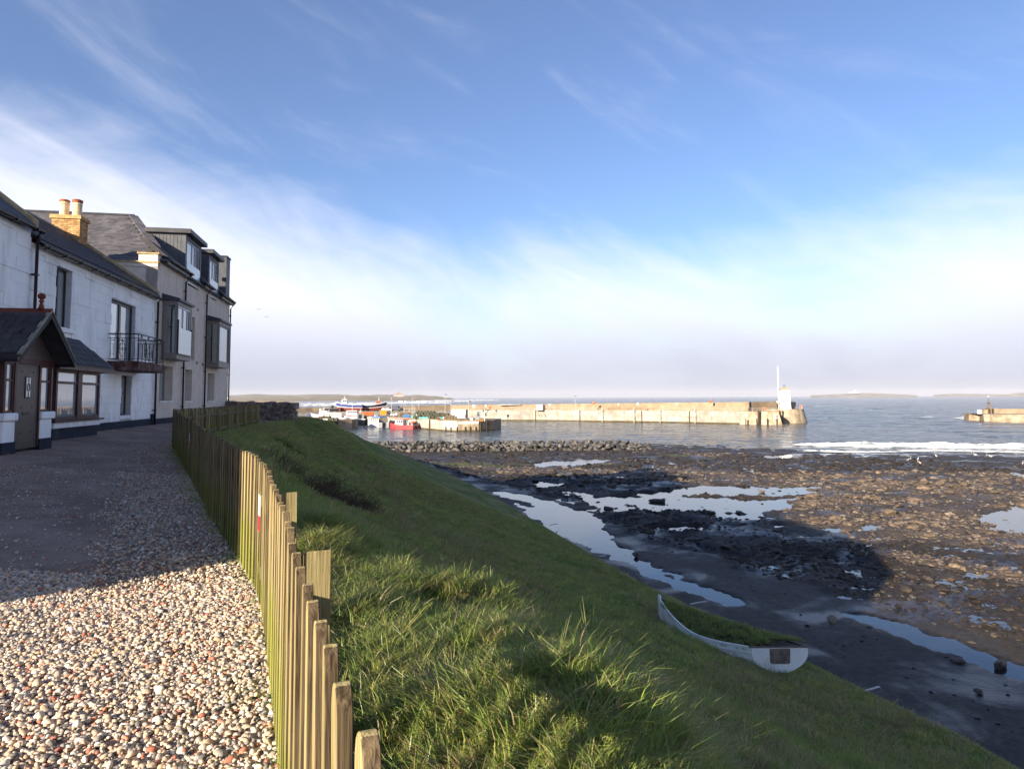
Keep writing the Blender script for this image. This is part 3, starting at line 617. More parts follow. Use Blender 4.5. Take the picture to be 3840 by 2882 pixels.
mb = MB(); mb.tube([(-.11,6.86,2.28),(-.04,6.86,2.28),(-.04,7.02,2.28)], .014, 5); mb.tube([(-.11,6.74,2.28),(-.04,6.74,2.28),(-.04,6.58,2.28)], .014, 5); mb.box(-.115,-.10,6.71,6.77,2.15,2.40); mb.box(-.115,-.10,6.83,6.89,2.15,2.40); mb.build('door_handle', M_whitef, fd)
win(Wh, 6.75, 7.82, -.6, .84, -.18, M_brown, (), (.2,), .06)
mb = MB(); mb.box(-.02,.05,6.62,7.95,-.74,-.605); Wh.part(mb, 'window_sill', M_white, bevel=.01)
mb = MB(); mb.box(-.01,.03,6.6,7.95,.845,1.0); Wh.part(mb, 'lintel', M_white)
# bay
mb = MB(); mb.box(-.02,.50,.42,3.42,-1.3,-.80); Wh.part(mb, 'bay_plinth', M_navy)
mb = MB(); mb.box(-.02,.56,.38,3.46,-.795,-.64); Wh.part(mb, 'bay_band', M_white, bevel=.012)
mb = MB(); mb.box(-.02,.62,.3,3.62,-.635,-.585); Wh.part(mb, 'bay_sill', M_brown)
by = win(Wh, .45, 3.4, -.58, .82, .55, M_brown, (1.92,), (.45,), .10, name='bay_window', th=.09, mw=.07, gl=[None,M_blindg,None,M_blindg])
mb = MB(); mb.box(.455,.565,1.78,2.06,-.58,.82); mb.build('mullion_post', M_brown, by)
for y in (.45, 3.31):
    win(Wh, .02, .455, -.58, .82, y+.09, M_brown, (), (.45,), .07, name='bay_side_window', orient='y')
mb = MB(); mb.box(.0,.40,.75,1.6,-.55,-.50); mb.build('window_board', M_whitef, by)
for k, (y, s_) in enumerate(((.9,.09),(1.15,.08),(1.4,.08))):
    mb = MB().lathe([(.03,0),(.06,.02),(.065,.12),(.03,.17),(.025,.24),(.035,.25)], (.43,y,-.50), 8); mb.build('vase', M_whitef, by, smooth=True)
mb = MB(); A_ = [(.78,.0,.90),(.78,3.84,.90),(0,3.05,1.74),(0,.3,1.74)]; B_ = [(.78,.0,.97),(.78,3.84,.97),(0,3.05,1.82),(0,.3,1.82)]
mb.add([*A_,*B_,(0,0,.9),(0,3.84,.9),(0,0,.97),(0,3.84,.97)], [(4,5,6,7),(0,3,2,1),(0,1,5,4),(1,9,11,5),(5,11,6),(4,7,10),(0,4,10,8),(1,2,9),(0,8,3)])
br = Wh.part(mb, 'bay_roof', M_slate2); an = math.atan2(.85,.78); me = unit_mesh('bay_slate_shape', M_slate2)
for i in range(5):
    t = (i+.5)/5; ya, yb = .3*t, 3.84-.79*t; n_ = 8; w_ = (yb-ya)/n_
    for j in range(n_):
        yy_ = ya+w_*(j+(.5 if i % 2 == 0 else .28)); 
        if yy_+w_/2 > yb+.02: continue
        o = link('slate', me, br); o.location = (.78-.78*t, yy_, .97+.85*t+.008); o.scale = (.26, w_*.97, .014); o.rotation_euler = (rnd.uniform(-.02,.02), an-.05, 0)
mb = MB(); mb.box(.70,.80,-.02,3.88,.80,.90); mb.box(0,.72,3.78,3.88,.80,.90); Wh.part(mb, 'bay_fascia', M_brown)
# balcony
mb = MB(); mb.box(.0,1.0,5.36,8.28,.96,1.28); bs_ = Wh.part(mb, 'balcony_slab', M_red, bevel=.02)
rl = MB(); z0, z1 = 1.36, 2.21
for z in (z1, z1-.14, z0):
    r_ = .022 if z == z1 else .012
    rl.tube([(.02,5.42,z),(.95,5.42,z)], r_, 5); rl.tube([(.95,5.42,z),(.95,8.22,z)], r_, 5); rl.tube([(.95,8.22,z),(.02,8.22,z)], r_, 5)
rl = Wh.part(rl, 'balcony_rail', M_iron)
def bar(x, y, za, zb, r=.009): MB().tube([(x,y,za),(x,y,zb)], r, 4).build('baluster', M_iron, rl)
def scroll(x, y, z, h, ax):
    mb = MB()
    for sg in (-1,1):
        pts = []
        for a in np.linspace(0, 1, 11):
            d = sg*math.sin(a*math.pi)*.10; q = z+(a-.5)*h
            pts.append((x+(d if ax == 'x' else 0), y+(d if ax == 'y' else 0), q))
        mb.tube(pts, .008, 4)
        pts = [(x+(sg*(.05+.04*math.cos(a)) if ax == 'x' else 0), y+(sg*(.05+.04*math.cos(a)) if ax == 'y' else 0), z+.04*math.sin(a)) for a in np.linspace(0, 2*math.pi, 10)]
        mb.tube(pts, .008, 4)
    mb.build('scroll_panel', M_iron, rl)
for k, y in enumerate(np.linspace(5.42, 8.22, 23)):
    if k in (6,16): scroll(.95, y, 1.72, .68, 'y')
    bar(.95, y, .98 if k in (0,22) else (1.1 if k in (6,16) else z0), z1-.14 if k not in (0,22) else z1, .016 if k in (0,22) else .009)
for y in (5.42, 8.22):
    for k, x in enumerate(np.linspace(.08, .84, 7)):
        if k == 3: scroll(x, y, 1.70, .6, 'x')
        bar(x, y, z0, z1-.14)
for k in range(4): scroll(.95, 5.75+.72*k, 2.14, .11, 'y')
# chimney
ch = House('brick_chimney', 'buff brick chimney stack with two clay pots on white house ridge', 9.55, 'chimney')
ch.root.location = HO+HD*9.57+HN*-3.0+Vector((0,0,5.6)); ch.off = Vector((3.0,-9.57,-5.6))
mb = MB(); mb.box(-3.49,-2.51,9.21,9.94,5.6,7.02); ch.part(mb, 'stack_core', M_mortar)
me = unit_mesh('brick_shape', M_brick); z = 5.72; row = 0
while z < 6.99:
    for j in range(6):
        a = -3.5+.225*j-(.11 if row % 2 else 0); a0, a1 = max(a,-3.5), min(a+.215,-2.5)
        if a1-a0 > .04: ch.piece(me, 'brick', ((a0+a1)/2, 9.225, z+.034), (a1-a0, .05+rnd.uniform(0,.01), .066))
    for j in range(5):
        a = 9.20+.225*j-(.0 if row % 2 else .11); a0, a1 = max(a,9.20), min(a+.215,9.95)
        if a1-a0 > .04: ch.piece(me, 'brick', (-2.525, (a0+a1)/2, z+.034), (.05+rnd.uniform(0,.01), a1-a0, .066))
    z += .076; row += 1
mb = MB(); mb.box(-3.56,-2.44,9.14,10.01,7.02,7.17); ch.part(mb, 'stack_cap', M_brick, bevel=.01)
for k, (x, hh) in enumerate(((-3.22,.60),(-2.76,.58))):
    mb = MB().lathe([(.17,0),(.165,hh-.1),(.18,hh-.09),(.18,hh-.06),(.165,hh-.05),(.165,hh)], (x,9.57,7.17), 16); p_ = ch.part(mb, 'chimney_pot', M_pot, smooth=False)
    mb = MB().lathe([(.175,0),(.19,.02),(.185,.06),(.15,.09) if k == 0 else (.2,.10),(.02,.10) if k == 0 else (.12,.14)], (x,9.57,7.17+hh), 16); mb.build('pot_rim', M_potrim, p_)

# --- tall beige building
Be = House('beige_apartment_house', 'tall beige rendered building with grey dormers and oriel windows', 10.44, 'building')
OPB = [(11.1,13.0,-.1,1.4),(15.0,16.22,-.12,1.39),(19.4,20.95,-.14,1.36),(15.92,16.5,1.9,4.0),(15.0,17.02,5.45,5.95),(19.6,20.98,5.45,5.95)]
mb = MB(); wall_front(mb, 10.46, 24.4, -1.5, 5.95, OPB, 0.0, .42); mb.box(-11, -.45, 10.47, 24.39, -1.5, 5.62)
mb.add([(0,10.46,3.9),(0,10.46,5.62),(-11,10.46,5.62),(-11,10.46,3.9)], [(0,1,2,3)]); mb.add([(0,24.4,-1.5),(0,24.4,5.95),(-11,24.4,5.95),(-11,24.4,-1.5)], [(0,1,2,3)]); mb.add([(0,10.46,-1.5),(0,10.46,5.62),(-.45,10.46,5.62),(-.45,10.46,-1.5)], [(0,1,2,3)])
Be.part(mb, 'wall', M_render)
mb = MB(); mb.box(-.03,.03,10.5,24.42,-1.6,-.83); Be.part(mb, 'plinth', M_navy)
mb = MB(); mb.box(-6,.03,10.40,10.72,5.60,5.68); Be.part(mb, 'gable_coping', M_cope); mb = MB(); mb.box(-6,.0,10.425,10.7,5.45,5.598); Be.part(mb, 'gable_band', M_render)
mb = MB(); mb.box(-.75,-.01,10.45,10.78,5.66,5.98); Be.part(mb, 'parapet_pier', M_render); mb = MB(); mb.box(-.80,.05,10.40,10.83,5.98,6.05); Be.part(mb, 'pier_coping', M_cope)
E0, E1, RZ, EZ = 10.72, 24.4, 9.25, 5.72; AP = (-3.3, 17.4)
mb = MB(); mb.add([(.22,E0,EZ),(.22,E1,EZ),(-11,E1,EZ),(-11,E0,EZ),(AP[0],AP[1],RZ),(-11,AP[1],RZ)], [(0,1,4),(1,2,5,4),(0,4,5,3),(0,3,2,1),(3,5,2)])
rf = Be.part(mb, 'roof', M_slate)
# slates on the slope that faces the camera, one by one
me = unit_mesh('slope_slate_shape', M_slate); ln = math.hypot(AP[1]-E0, RZ-EZ); an = math.atan2(RZ-EZ, AP[1]-E0); rows = 24; cand = []
for i in range(rows):
    t = (i+.5)/rows; xr = .22+(AP[0]-.22)*t
    x = xr-(.24 if i % 2 else .48)
    while x > -9.6: cand.append((i, t, x)); x -= .452
rest = MB()
for q, (i, t, x) in enumerate(cand):
    c = Vector((x, E0+(AP[1]-E0)*t, EZ+(RZ-EZ)*t+.022)); tilt = an-.045+rnd.uniform(-.006,.006)
    if x > -6.1 and (i > 1):
        o = link('slate', me, rf); o.location = c; o.scale = (.445, ln/rows*1.22, .018); o.rotation_euler = (tilt, rnd.uniform(-.006,.006), 0)
    else: rest.cbox(c, (.445, ln/rows*1.22, .018), 0, tilt)
o = rest.build('slate_courses', M_slate, rf); o['kind'] = 'stuff'
hp = Vector((.22,E0,EZ)); hq = Vector((AP[0],AP[1],RZ)); hd = hq-hp; me = unit_mesh('hip_tile_shape', M_slate)
for i in range(22):
    t = (i+.5)/22; o = link('hip_tile', me, rf); o.location = hp+hd*t+Vector((0,0,.05)); o.rotation_euler = hd.to_track_quat('Y','Z').to_euler(); o.scale = (.42, hd.length/22*.96, .05)
mb = MB(); mb.tube([(AP[0]+.05,AP[1],RZ+.03),(-11,AP[1],RZ+.03)], .10, 6); mb.build('roof_ridge', M_lead, rf)
def dormer(y0, y1, zt, side=True):
    d = MB(); xb = -2.3
    xb = -1.75 if y0 < 16 else -2.2
    d.box(xb, -.02, y0, y0+.22, 5.7, zt); d.box(xb, -.02, y1-.22, y1, 5.7, zt); d.box(-.25, -.02, y0+.22, y1-.22, zt-.22, zt)
    do = Be.part(d, 'dormer', M_clad)
    mb = MB(); mb.box(xb-.05, .24, y0-.16, y1+.16, zt, zt+.22); mb.build('dormer_roof', M_lead, do, bevel=.015)
    k = int(2.6/.16); mb = MB()
    for i in range(k): mb.box(-.25-.16*i, -.25-.16*i+.012, y0-.012, y0, 5.75, zt)
    mb.build('standing_seam', M_clad, do)
    win(Be, y0+.24, y1-.24, 6.52, zt-.24, -.06, M_whitef, ((y0+y1)/2-.08,(y0+y1)/2+.42), (), .05, parent=do, gl=[None,None,M_gut])
    mb = MB(); mb.box(-.03,-.01,y0+.24,y1-.24,5.55,6.52); mb.build('glass_guard', M_frost, do)
dormer(14.55, 17.45, 7.82); dormer(19.1, 21.45, 7.82)
mb = MB(); mb.box(-3,-.02,23.35,24.38,5.96,8.5); Be.part(mb, 'end_dormer', M_clad)
mb = MB(); mb.box(-3.1,.03,23.30,24.43,8.5,8.58); Be.part(mb, 'end_dormer_roof', M_lead)
for a, b in ((10.85,14.7),(17.3,19.3),(21.2,24.5)):
    gutter(Be, a, b, 5.90, .30); mb = MB(); mb.box(.005,.24,a+.05,b-.05,5.70,5.86); Be.part(mb, 'eaves_soffit', M_gut)
    mb = MB(); mb.prism([(.0,5.955),(.30,5.92),(.24,5.99),(-.6,6.75),(-.9,6.75)], a+.02, b-.02, 'y'); Be.part(mb, 'eaves_slates', M_slate2)
for y, t in ((14.35,0),(18.42,0),(24.28,0)): pipe(Be, y, -1.0, 5.45, M_gut, .09, [(.2,y+.1,5.68),(.30,y+.2,5.84)])
for i, (a, b, c, d) in enumerate(OPB[:3]):
    win(Be, a, b, c, d, -.34, M_taupe, ((a+b)/2,) if i != 1 else (), (), .06)
    mb = MB(); mb.box(-.34,.05,a-.05,b+.05,c-.06,c-.003); Be.part(mb, 'window_sill', M_whitef)
win(Be, 15.92, 16.5, 1.9, 4.0, -.34, M_taupe, (), (), .05)
for y, z in ((16.9,4.42),(16.95,1.72),(18.1,1.70)):
    mb = MB(); mb.box(-.01,.03,y,y+.14,z,z+.14); Be.part(mb, 'vent_cover', M_gut)
def oriel(y0, y1, dbl):
    p = .62; mb = MB(); mb.box(0, p, y0, y1, 1.68, 1.94); mb.box(0, p, y0, y1, 3.98, 4.16); mb.box(0,.09,y0,y0+.08,1.94,3.98); mb.box(p-.12,p,y0,y0+.10,1.94,3.98); mb.box(p-.12,p,y1-.10,y1,1.94,3.98); mb.box(0,.09,y1-.08,y1,1.94,3.98)
    o = Be.part(mb, 'oriel', M_taupe)
    mb = MB(); mb.prism([(-.0,4.16),(p+.10,4.16),(p+.10,4.26),(.0,4.46)], y0-.1, y1+.1, 'y'); mb.build('oriel_roof', M_lead, o)
    mb = MB(); mb.box(.09, p-.12, y0+.03, y0+.045, 1.94, 3.98); mb.build('side_pane', M_glassg, o)
    mb = MB(); mb.box(.09, p-.12, y1-.045, y1-.03, 1.94, 3.98); mb.build('side_pane', M_glassg, o)
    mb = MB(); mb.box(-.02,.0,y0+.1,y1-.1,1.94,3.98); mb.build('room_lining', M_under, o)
    if dbl:
        win(Be, y0+.10, y1-.10, 1.95, 3.97, p-.03, M_whitef, ((y0+y1)/2-.1,(y0+y1)/2+.6), (), .06, parent=o, gl=[None,None,M_gut])
        mb = MB(); mb.box(p+.03, p+.045, y0+.02, y1-.10, 1.92, 3.02); mb.build('glass_guard', M_frost, o)
        mb = MB(); mb.box(p+.0, p+.06, y0-.02, y0+.02, 1.9, 3.35); mb.box(p+.0, p+.06, y1-.10, y1-.06, 1.9, 3.1); mb.box(p, p+.06, y0+.02, y1-.1, 1.87, 1.92); mb.build('guard_clamp', M_iron, o)
    else: win(Be, y0+.10, y1-.10, 1.95, 3.97, p-.03, M_taupe, (), (), .08, parent=o)
oriel(11.2, 13.4, True); oriel(19.0, 21.6, False)
# ------------------------------------------------------------------ picket fences
def timber_mat(name, dry, wet, moss, mossamt):
    m = bpy.data.materials.new(name); m.use_nodes = True; t = m.node_tree; L = t.links.new; bs = t.nodes['Principled BSDF']
    tc = N(t, 'ShaderNodeTexCoord'); oi = N(t, 'ShaderNodeObjectInfo'); va = N(t, 'ShaderNodeVectorMath', operation='ADD'); L(tc.outputs['Object'], va.inputs[0])
    cb_ = N(t, 'ShaderNodeCombineXYZ'); L(math_(t, 'MULTIPLY', oi.outputs['Random'], 40), cb_.inputs[0]); L(math_(t, 'MULTIPLY', oi.outputs['Random'], 17), cb_.inputs[2]); L(cb_.outputs[0], va.inputs[1])
    mp = N(t, 'ShaderNodeMapping'); L(va.outputs[0], mp.inputs[0]); mp.inputs['Scale'].default_value = (1,1,.045)
    g = noise(t, mp.outputs[0], 95, 4, .6, .8); g2 = noise(t, mp.outputs[0], 30, 5, .6, .4)
    c = mixc(t, sstep(t, math_(t, 'MULTIPLY_ADD', g, .5, math_(t, 'MULTIPLY', g2, .5)), .36, .64), wet, dry)
    sp = N(t, 'ShaderNodeSeparateXYZ'); L(tc.outputs['Object'], sp.inputs[0])
    mz = math_(t, 'ADD', sstep(t, sp.outputs[2], .95, .15), math_(t, 'MULTIPLY', math_(t, 'SUBTRACT', noise(t, va.outputs[0], 5, 4, .6), .5), 1.4))
    mz = math_(t, 'ADD', mz, math_(t, 'MULTIPLY', math_(t, 'SUBTRACT', oi.outputs['Random'], .5), .7))
    c = mixc(t, math_(t, 'MULTIPLY', sstep(t, mz, .35, 1.0), mossamt), c, moss)
    hs = N(t, 'ShaderNodeHueSaturation'); L(math_(t, 'MULTIPLY_ADD', oi.outputs['Random'], .5, .75), hs.inputs['Value']); L(c, hs.inputs['Color'])
    L(hs.outputs[0], bs.inputs['Base Color']); bs.inputs['Roughness'].default_value = .9; bs.inputs['Specular IOR Level'].default_value = .15
    b = N(t, 'ShaderNodeBump'); b.inputs['Strength'].default_value = .9; b.inputs['Distance'].default_value = .004; L(math_(t, 'ADD', g, math_(t, 'MULTIPLY', g2, .6)), b.inputs['Height']); L(b.outputs[0], bs.inputs['Normal'])
    return m
M_tim = timber_mat('weathered_timber', (.39,.325,.155), (.19,.145,.065), (.20,.21,.03), .85)
M_edge = timber_mat('sawn_timber_edge', (.15,.11,.062), (.035,.024,.014), (.09,.10,.022), .55)
M_rail = timber_mat('silver_timber', (.20,.18,.155), (.10,.085,.07), (.10,.11,.03), .5)
def picket_mesh(k):
    r = random.Random(k); w = .038+r.uniform(-.003,.004); h = 1.10; t = .014
    pr = [(-w,0),(w,0),(w,h-.055)]+[(w*math.cos(a)**.9, h-.055+.055*math.sin(a)) for a in np.linspace(.25, math.pi/2, 4)]+[(-w*abs(math.cos(a))**.9, h-.055+.055*math.sin(a)) for a in np.linspace(math.pi/2+.35, math.pi-.25, 3)]+[(-w,h-.055)]
    me = MB().prism(pr, -t, t, 'y').mesh('picket_shape')
    bm = bmesh.new(); bm.from_mesh(me); bmesh.ops.bevel(bm, geom=bm.edges[:], offset=.002, segments=1, affect='EDGES'); bm.to_mesh(me); bm.free()
    me.materials.append(M_tim); me.materials.append(M_edge)
    for p_ in me.polygons:
        if abs(p_.normal.x) > .3: p_.material_index = 1
    return me
PK = [picket_mesh(k) for k in range(5)]
POST = MB().prism([(-.05,0),(.05,0),(.05,1.12),(-.05,1.15)], -.05, .05, 'y').mesh('post_shape'); POST.materials.append(M_tim)
bmx = bmesh.new(); bmx.from_mesh(POST); bmesh.ops.bevel(bmx, geom=bmx.edges[:], offset=.004, segments=1, affect='EDGES'); bmx.to_mesh(POST); bmx.free()
def resample(pts, step):
    out = []; acc = 0.0; carry = 0.0
    for (a, b) in zip(pts[:-1], pts[1:]):
        a, b = Vector(a), Vector(b); L = (b-a).length; t = carry
        while t < L: out.append((a+(b-a)*(t/L), (b-a).normalized())); t += step
        carry = t-L
    return out
def build_fence(name, label, pts2, side, sp, spost, dz=0.0, zf=None):
    """side: +1 rails and posts on the right of the run"""
    zf = zf or (lambda x, y: float(pathz(x, y)))
    root = thing(name, label, 'fence', (pts2[0][0], pts2[0][1], zf(*pts2[0]))); base = root.location.copy()
    for i, (p, d) in enumerate(resample(pts2, sp)):
        o = link('picket', PK[rnd.randrange(5)], root); o.location = Vector((p.x,p.y,zf(p.x,p.y)-.01+rnd.uniform(-.012,.012)))-base
        o.rotation_euler = (rnd.gauss(0,.003), rnd.gauss(0,.004), math.atan2(d.y,d.x)+rnd.gauss(0,.03)); o.scale = (rnd.uniform(.93,1.05),1,1)
    S_ = resample(pts2, spost)
    for i, (p, d) in enumerate(S_):
        nrm = Vector((d.y,-d.x))*side; q = p+nrm*.108
        o = link('post', POST, root); o.location = Vector((q.x,q.y,zf(p.x,p.y)-.15+dz))-base; o.rotation_euler = (rnd.gauss(0,.008),rnd.gauss(0,.008),math.atan2(d.y,d.x)+(0 if side > 0 else math.pi)+rnd.gauss(0,.04))
    for hh in (.80, .25):
        for (p, d), (p2, d2) in zip(S_[:-1], S_[1:]):
            nrm = Vector((d.y,-d.x))*side; nr2 = Vector((d2.y,-d2.x))*side; a = p+nrm*.034; b = p2+nr2*.034
            va = Vector((a.x,a.y,zf(p.x,p.y)+hh))-base; vb = Vector((b.x,b.y,zf(p2.x,p2.y)+hh))-base; dr = vb-va
            mb = MB().box(-.019,.019,.002,dr.length-.002,-.045,.045); o = mb.build('rail', M_rail, root, bevel=.003); o.location = va; o.rotation_euler = dr.to_track_quat('Y','Z').to_euler()
    return root
def fz(x, y): return float(pathz(x, y))+max(0, min(.12, (y-9)*.0))
fence1 = build_fence('picket_fence', 'weathered mossy picket fence beside the gravel, running towards the houses', [p for p in FENCE], 1, .196, 1.78)
fence2 = build_fence('picket_fence', 'shaded picket fence with rails showing, between corner and stone wall', [(-9.82,20.0),(-10.75,24),(-13.6,36.8)], 1, .2, 2.0, zf=lambda x, y: -1.40)
M_signw = plain('white_enamel', (.75,.75,.76), .35); M_signr = plain('red_enamel', (.42,.02,.05), .35)
def fence_sign(t, label):
    P_, D_ = resample(FENCE, .02)[int(t/.02)]
    nrm = Vector((D_.y,-D_.x)); c = P_-nrm*.018
    root = thing('warning_sign', label, 'sign', (c.x,c.y,fz(c.x,c.y)+.55), math.atan2(D_.y,D_.x), 'small signs on the picket fence')
    MB().box(-.06,.06,-.004,.002,.12,.28).build('sign_top', M_signw, root); MB().box(-.06,.06,-.004,.002,-.0,.117).build('sign_base', M_signr, root)
fence_sign(5.75+2.55, 'small white and red sign on the sunlit part of the fence')
fence_sign(17.3, 'small white and red sign on the shaded part of the fence')

# ------------------------------------------------------------------ dry stone wall at the end of the path
M_stone = mat('whin_stone', (.15,.115,.10), (.30,.24,.21), .92, 5, 5, .7, 14, .15, objrand=.4, dirt=(.16,.15,.11), dscale=3, damt=.5, coords='World')
def stone_mesh(k, rough=.16, sub=1):
    bm = bmesh.new(); bmesh.ops.create_cube(bm, size=1.0); bmesh.ops.bevel(bm, geom=bm.edges[:], offset=.12, segments=1, affect='EDGES')
    r = random.Random(k)
    for v in bm.verts: v.co += Vector((r.uniform(-1,1),r.uniform(-1,1),r.uniform(-1,1)))*rough*.35
    me = bpy.data.meshes.new('stone_shape'); bm.to_mesh(me); bm.free(); return me
ST = [stone_mesh(k) for k in range(8)]
for s_ in ST: s_.materials.append(M_stone)
wr = thing('stone_wall', 'rough dark dry stone wall with upright coping stones beside beige building', 'wall', (-15,41,-1.3))
w0, w1 = Vector((-17.3,41.45,0)), Vector((-12.98,40.7,0)); wd = (w1-w0); wl = wd.length; wd.normalize(); wn = Vector((wd.y,-wd.x,0)); wa = math.atan2(wd.y,wd.x)
mb = MB(); mb.cbox((w0+w1)/2+Vector((0,0,-1.0)), (wl-.1,.34,1.1), wa); o = mb.build('wall_core', M_stone, wr); o.location = -wr.location
def wstone(c, size, rot=(0,0,0), nm='stone'):
    o = link(nm, ST[rnd.randrange(8)], wr); o.location = c-wr.location; o.scale = size; o.rotation_euler = (rot[0], rot[1], wa+rot[2])
z = -1.5; row = 0
while z < -.52:
    hh = rnd.uniform(.14,.24); t = -.1*(row % 2)
    while t < wl:
        w = rnd.uniform(.22,.55)
        for sd in (1,-1): wstone(w0+wd*min(t+w/2, wl-.02)+wn*(.17*sd+rnd.uniform(-.03,.03))+Vector((0,0,z+hh/2)), (w*1.02,.26,hh*1.04), (rnd.gauss(0,.04),rnd.gauss(0,.04),rnd.gauss(0,.05)))
        t += w
    z += hh; row += 1
t = .05
while t < wl:
    w = rnd.uniform(.20,.34); wstone(w0+wd*(t+w/2)+Vector((0,0,-.36+rnd.uniform(-.03,.03)-.10*(t/wl))), (w*.96,.50,.36+rnd.uniform(-.04,.05)), (0,rnd.gauss(0,.12),0), 'coping_stone'); t += w

# ------------------------------------------------------------------ beached dinghy used as a planter
def hit(x, y):
    d = ray(x, y); lo = 2.0
    for Y in np.arange(3, 80, .05):
        p = d*Y/d[1]
        if p[2] < bankz(p[0], p[1]): return Vector(p)
    return Vector(d*80/d[1])
M_boat = mat('flaking_white_paint', (.80,.80,.78), (.88,.88,.86), .6, 3, 5, .25, 18, .3, dirt=(.48,.44,.38), dscale=1.6, damt=.45)
M_boatin = mat('bare_grey_timber', (.13,.10,.08), (.22,.18,.15), .9, 6, 5, .5, 30, .2, stretch=(1,.2,1)); M_soil = mat('soil', (.02,.014,.01), (.04,.03,.02), .98, 9, 5, .8, 20, .1)
sl, sr = hit(2838, 2522), hit(2990, 2512); stern = (sl+sr)/2; Yt = stern.y
tl, tr = at(2828,2438,Yt), at(3012,2428,Yt); HB = (tr-tl).length/2*.92; ztop = (tl.z+tr.z)/2+.06; stern = Vector(((tl.x+tr.x)/2, Yt, ztop))
bow = at(2474,2242,Yt+3.7); bang = math.atan2(bow.y-stern.y, bow.x-stern.x); BL = (Vector((bow.x,bow.y))-Vector((stern.x,stern.y))).length; rise = bow.z-stern.z
bt = thing('beached_dinghy', 'white clinker dinghy half buried in the grass bank as a planter', 'boat', stern, bang-math.pi/2)
def bsec(v):     # v 0 stern .. 1 bow
    b = HB*(1+.42*math.sin(min(v*1.6,1)*math.pi*.62))*(1-max(0,(v-.35)/.65)**2.3); zg = rise*v**3.0-.30*math.sin(math.pi*min(1,v*1.15))**1.3*(.30 if v*1.15 < 1 else 0); D = .74+.10*v
    return max(b,.012), zg, D
def bpt(v, f, sg, off=0.0):
    b, zg, D = bsec(v); x_ = sg*(b*(1-f**3.2*(.75+.25*v))+off); return (x_, v*BL-SK*x_*(1-v)**2, zg-D*f)
SK = .75; fs_ = [0,.24,.48,.72,1.0]
for sg in (-1,1):
    for k in range(4):
        secs = []
        for v in np.linspace(0,1,22):
            o1, o0 = .012 if k < 3 else .0, 0
            secs.append([bpt(v,fs_[k],sg,.0), bpt(v,fs_[k+1],sg,.034), bpt(v,fs_[k+1],sg,-.006), bpt(v,fs_[k],sg,-.018)])
        MB().loft(secs).build('plank', M_boat, bt)
    secs = [[(p[0]+sg*.02,p[1],p[2]+.02),(p[0]+sg*.02,p[1],p[2]-.03),(p[0]-sg*.035,p[1],p[2]-.03),(p[0]-sg*.035,p[1],p[2]+.02)] for p in [bpt(v,0,sg) for v in np.linspace(0,1,26)]]
    MB().loft(secs).build('gunwale', M_boatin if sg > 0 else M_boat, bt)
b0, z0_, D0 = bsec(0)
pr = [(b0*(1-f**3.2*.75), -D0*f) for f in np.linspace(0,1,9)]; pr = [(-x,z) for x,z in pr]+[(x,z) for x,z in pr[::-1]]
MB().prism(pr, -.035, .0, 'y').build('transom', M_boat, bt)
MB().box(-.03-b0, b0+.03, -.05, .02, -.005, .035).build('transom_capping', M_boatin, bt)
MB().prism([(-.25,-.03),(.25,-.03),(.24,-.44),(.20,-.48),(-.20,-.48),(-.24,-.44)], -.043, -.036, 'y').build('transom_pad', M_boatin, bt)
for o_ in bt.children:
    if o_.name.startswith('transom'):
        for v_ in o_.data.vertices: v_.co.y -= SK*v_.co.x
bb = bsec(1); MB().prism([(BL-.03,bb[1]+.10),(BL+.06,bb[1]+.12),(BL+.05,bb[1]-.5),(BL-.1,bb[1]-1.0),(BL-.2,bb[1]-1.0)], -.03, .03, 'x').build('stem', M_boat, bt)
vs, nv, nc = [], 24, 9
for i in range(nv):
    v = .01+.98*i/(nv-1); b, zg, D = bsec(v)
    for j in range(nc):
        c = -1+2*j/(nc-1); vs.append((c*b*.97, v*BL-SK*c*b*.97*(1-v)**2, zg-.05+.16*(1-c*c)*(.3+.7*(1-v))+.13*(c+.4)*(1-v)))
sf = np_mesh('soil_fill', vs, grid_faces(nv,nc), M_soil, parent=bt)

# ------------------------------------------------------------------ grass
def grass_mat(name):
    m = bpy.data.materials.new(name); m.use_nodes = True; t = m.node_tree; L = t.links.new; t.nodes.remove(t.nodes['Principled BSDF'])
    a = N(t, 'ShaderNodeAttribute', attribute_name='Col'); oi = N(t, 'ShaderNodeObjectInfo'); hs = N(t, 'ShaderNodeHueSaturation'); L(a.outputs['Color'], hs.inputs['Color'])
    L(math_(t, 'MULTIPLY_ADD', oi.outputs['Random'], .55, .72), hs.inputs['Value']); L(math_(t, 'MULTIPLY_ADD', oi.outputs['Random'], -.05, .525), hs.inputs['Hue'])
    d = N(t, 'ShaderNodeBsdfDiffuse'); tr = N(t, 'ShaderNodeBsdfTranslucent'); g = N(t, 'ShaderNodeBsdfGlossy'); g.inputs['Roughness'].default_value = .45
    L(hs.outputs[0], d.inputs[0]); L(hs.outputs[0], tr.inputs[0]); x = N(t, 'ShaderNodeMixShader'); x.inputs[0].default_value = .45; L(d.outputs[0], x.inputs[1]); L(tr.outputs[0], x.inputs[2])
    y = N(t, 'ShaderNodeMixShader'); y.inputs[0].default_value = .05; L(x.outputs[0], y.inputs[1]); L(g.outputs[0], y.inputs[2]); L(y.outputs[0], t.nodes['Material Output'].inputs[0])
    return m
M_grass = grass_mat('grass_blade')
GREENS = [(.25,.35,.06),(.20,.29,.055),(.31,.39,.085),(.34,.34,.11)]; STRAW = [(.42,.34,.17),(.32,.25,.11),(.50,.42,.24),(.24,.17,.08)]
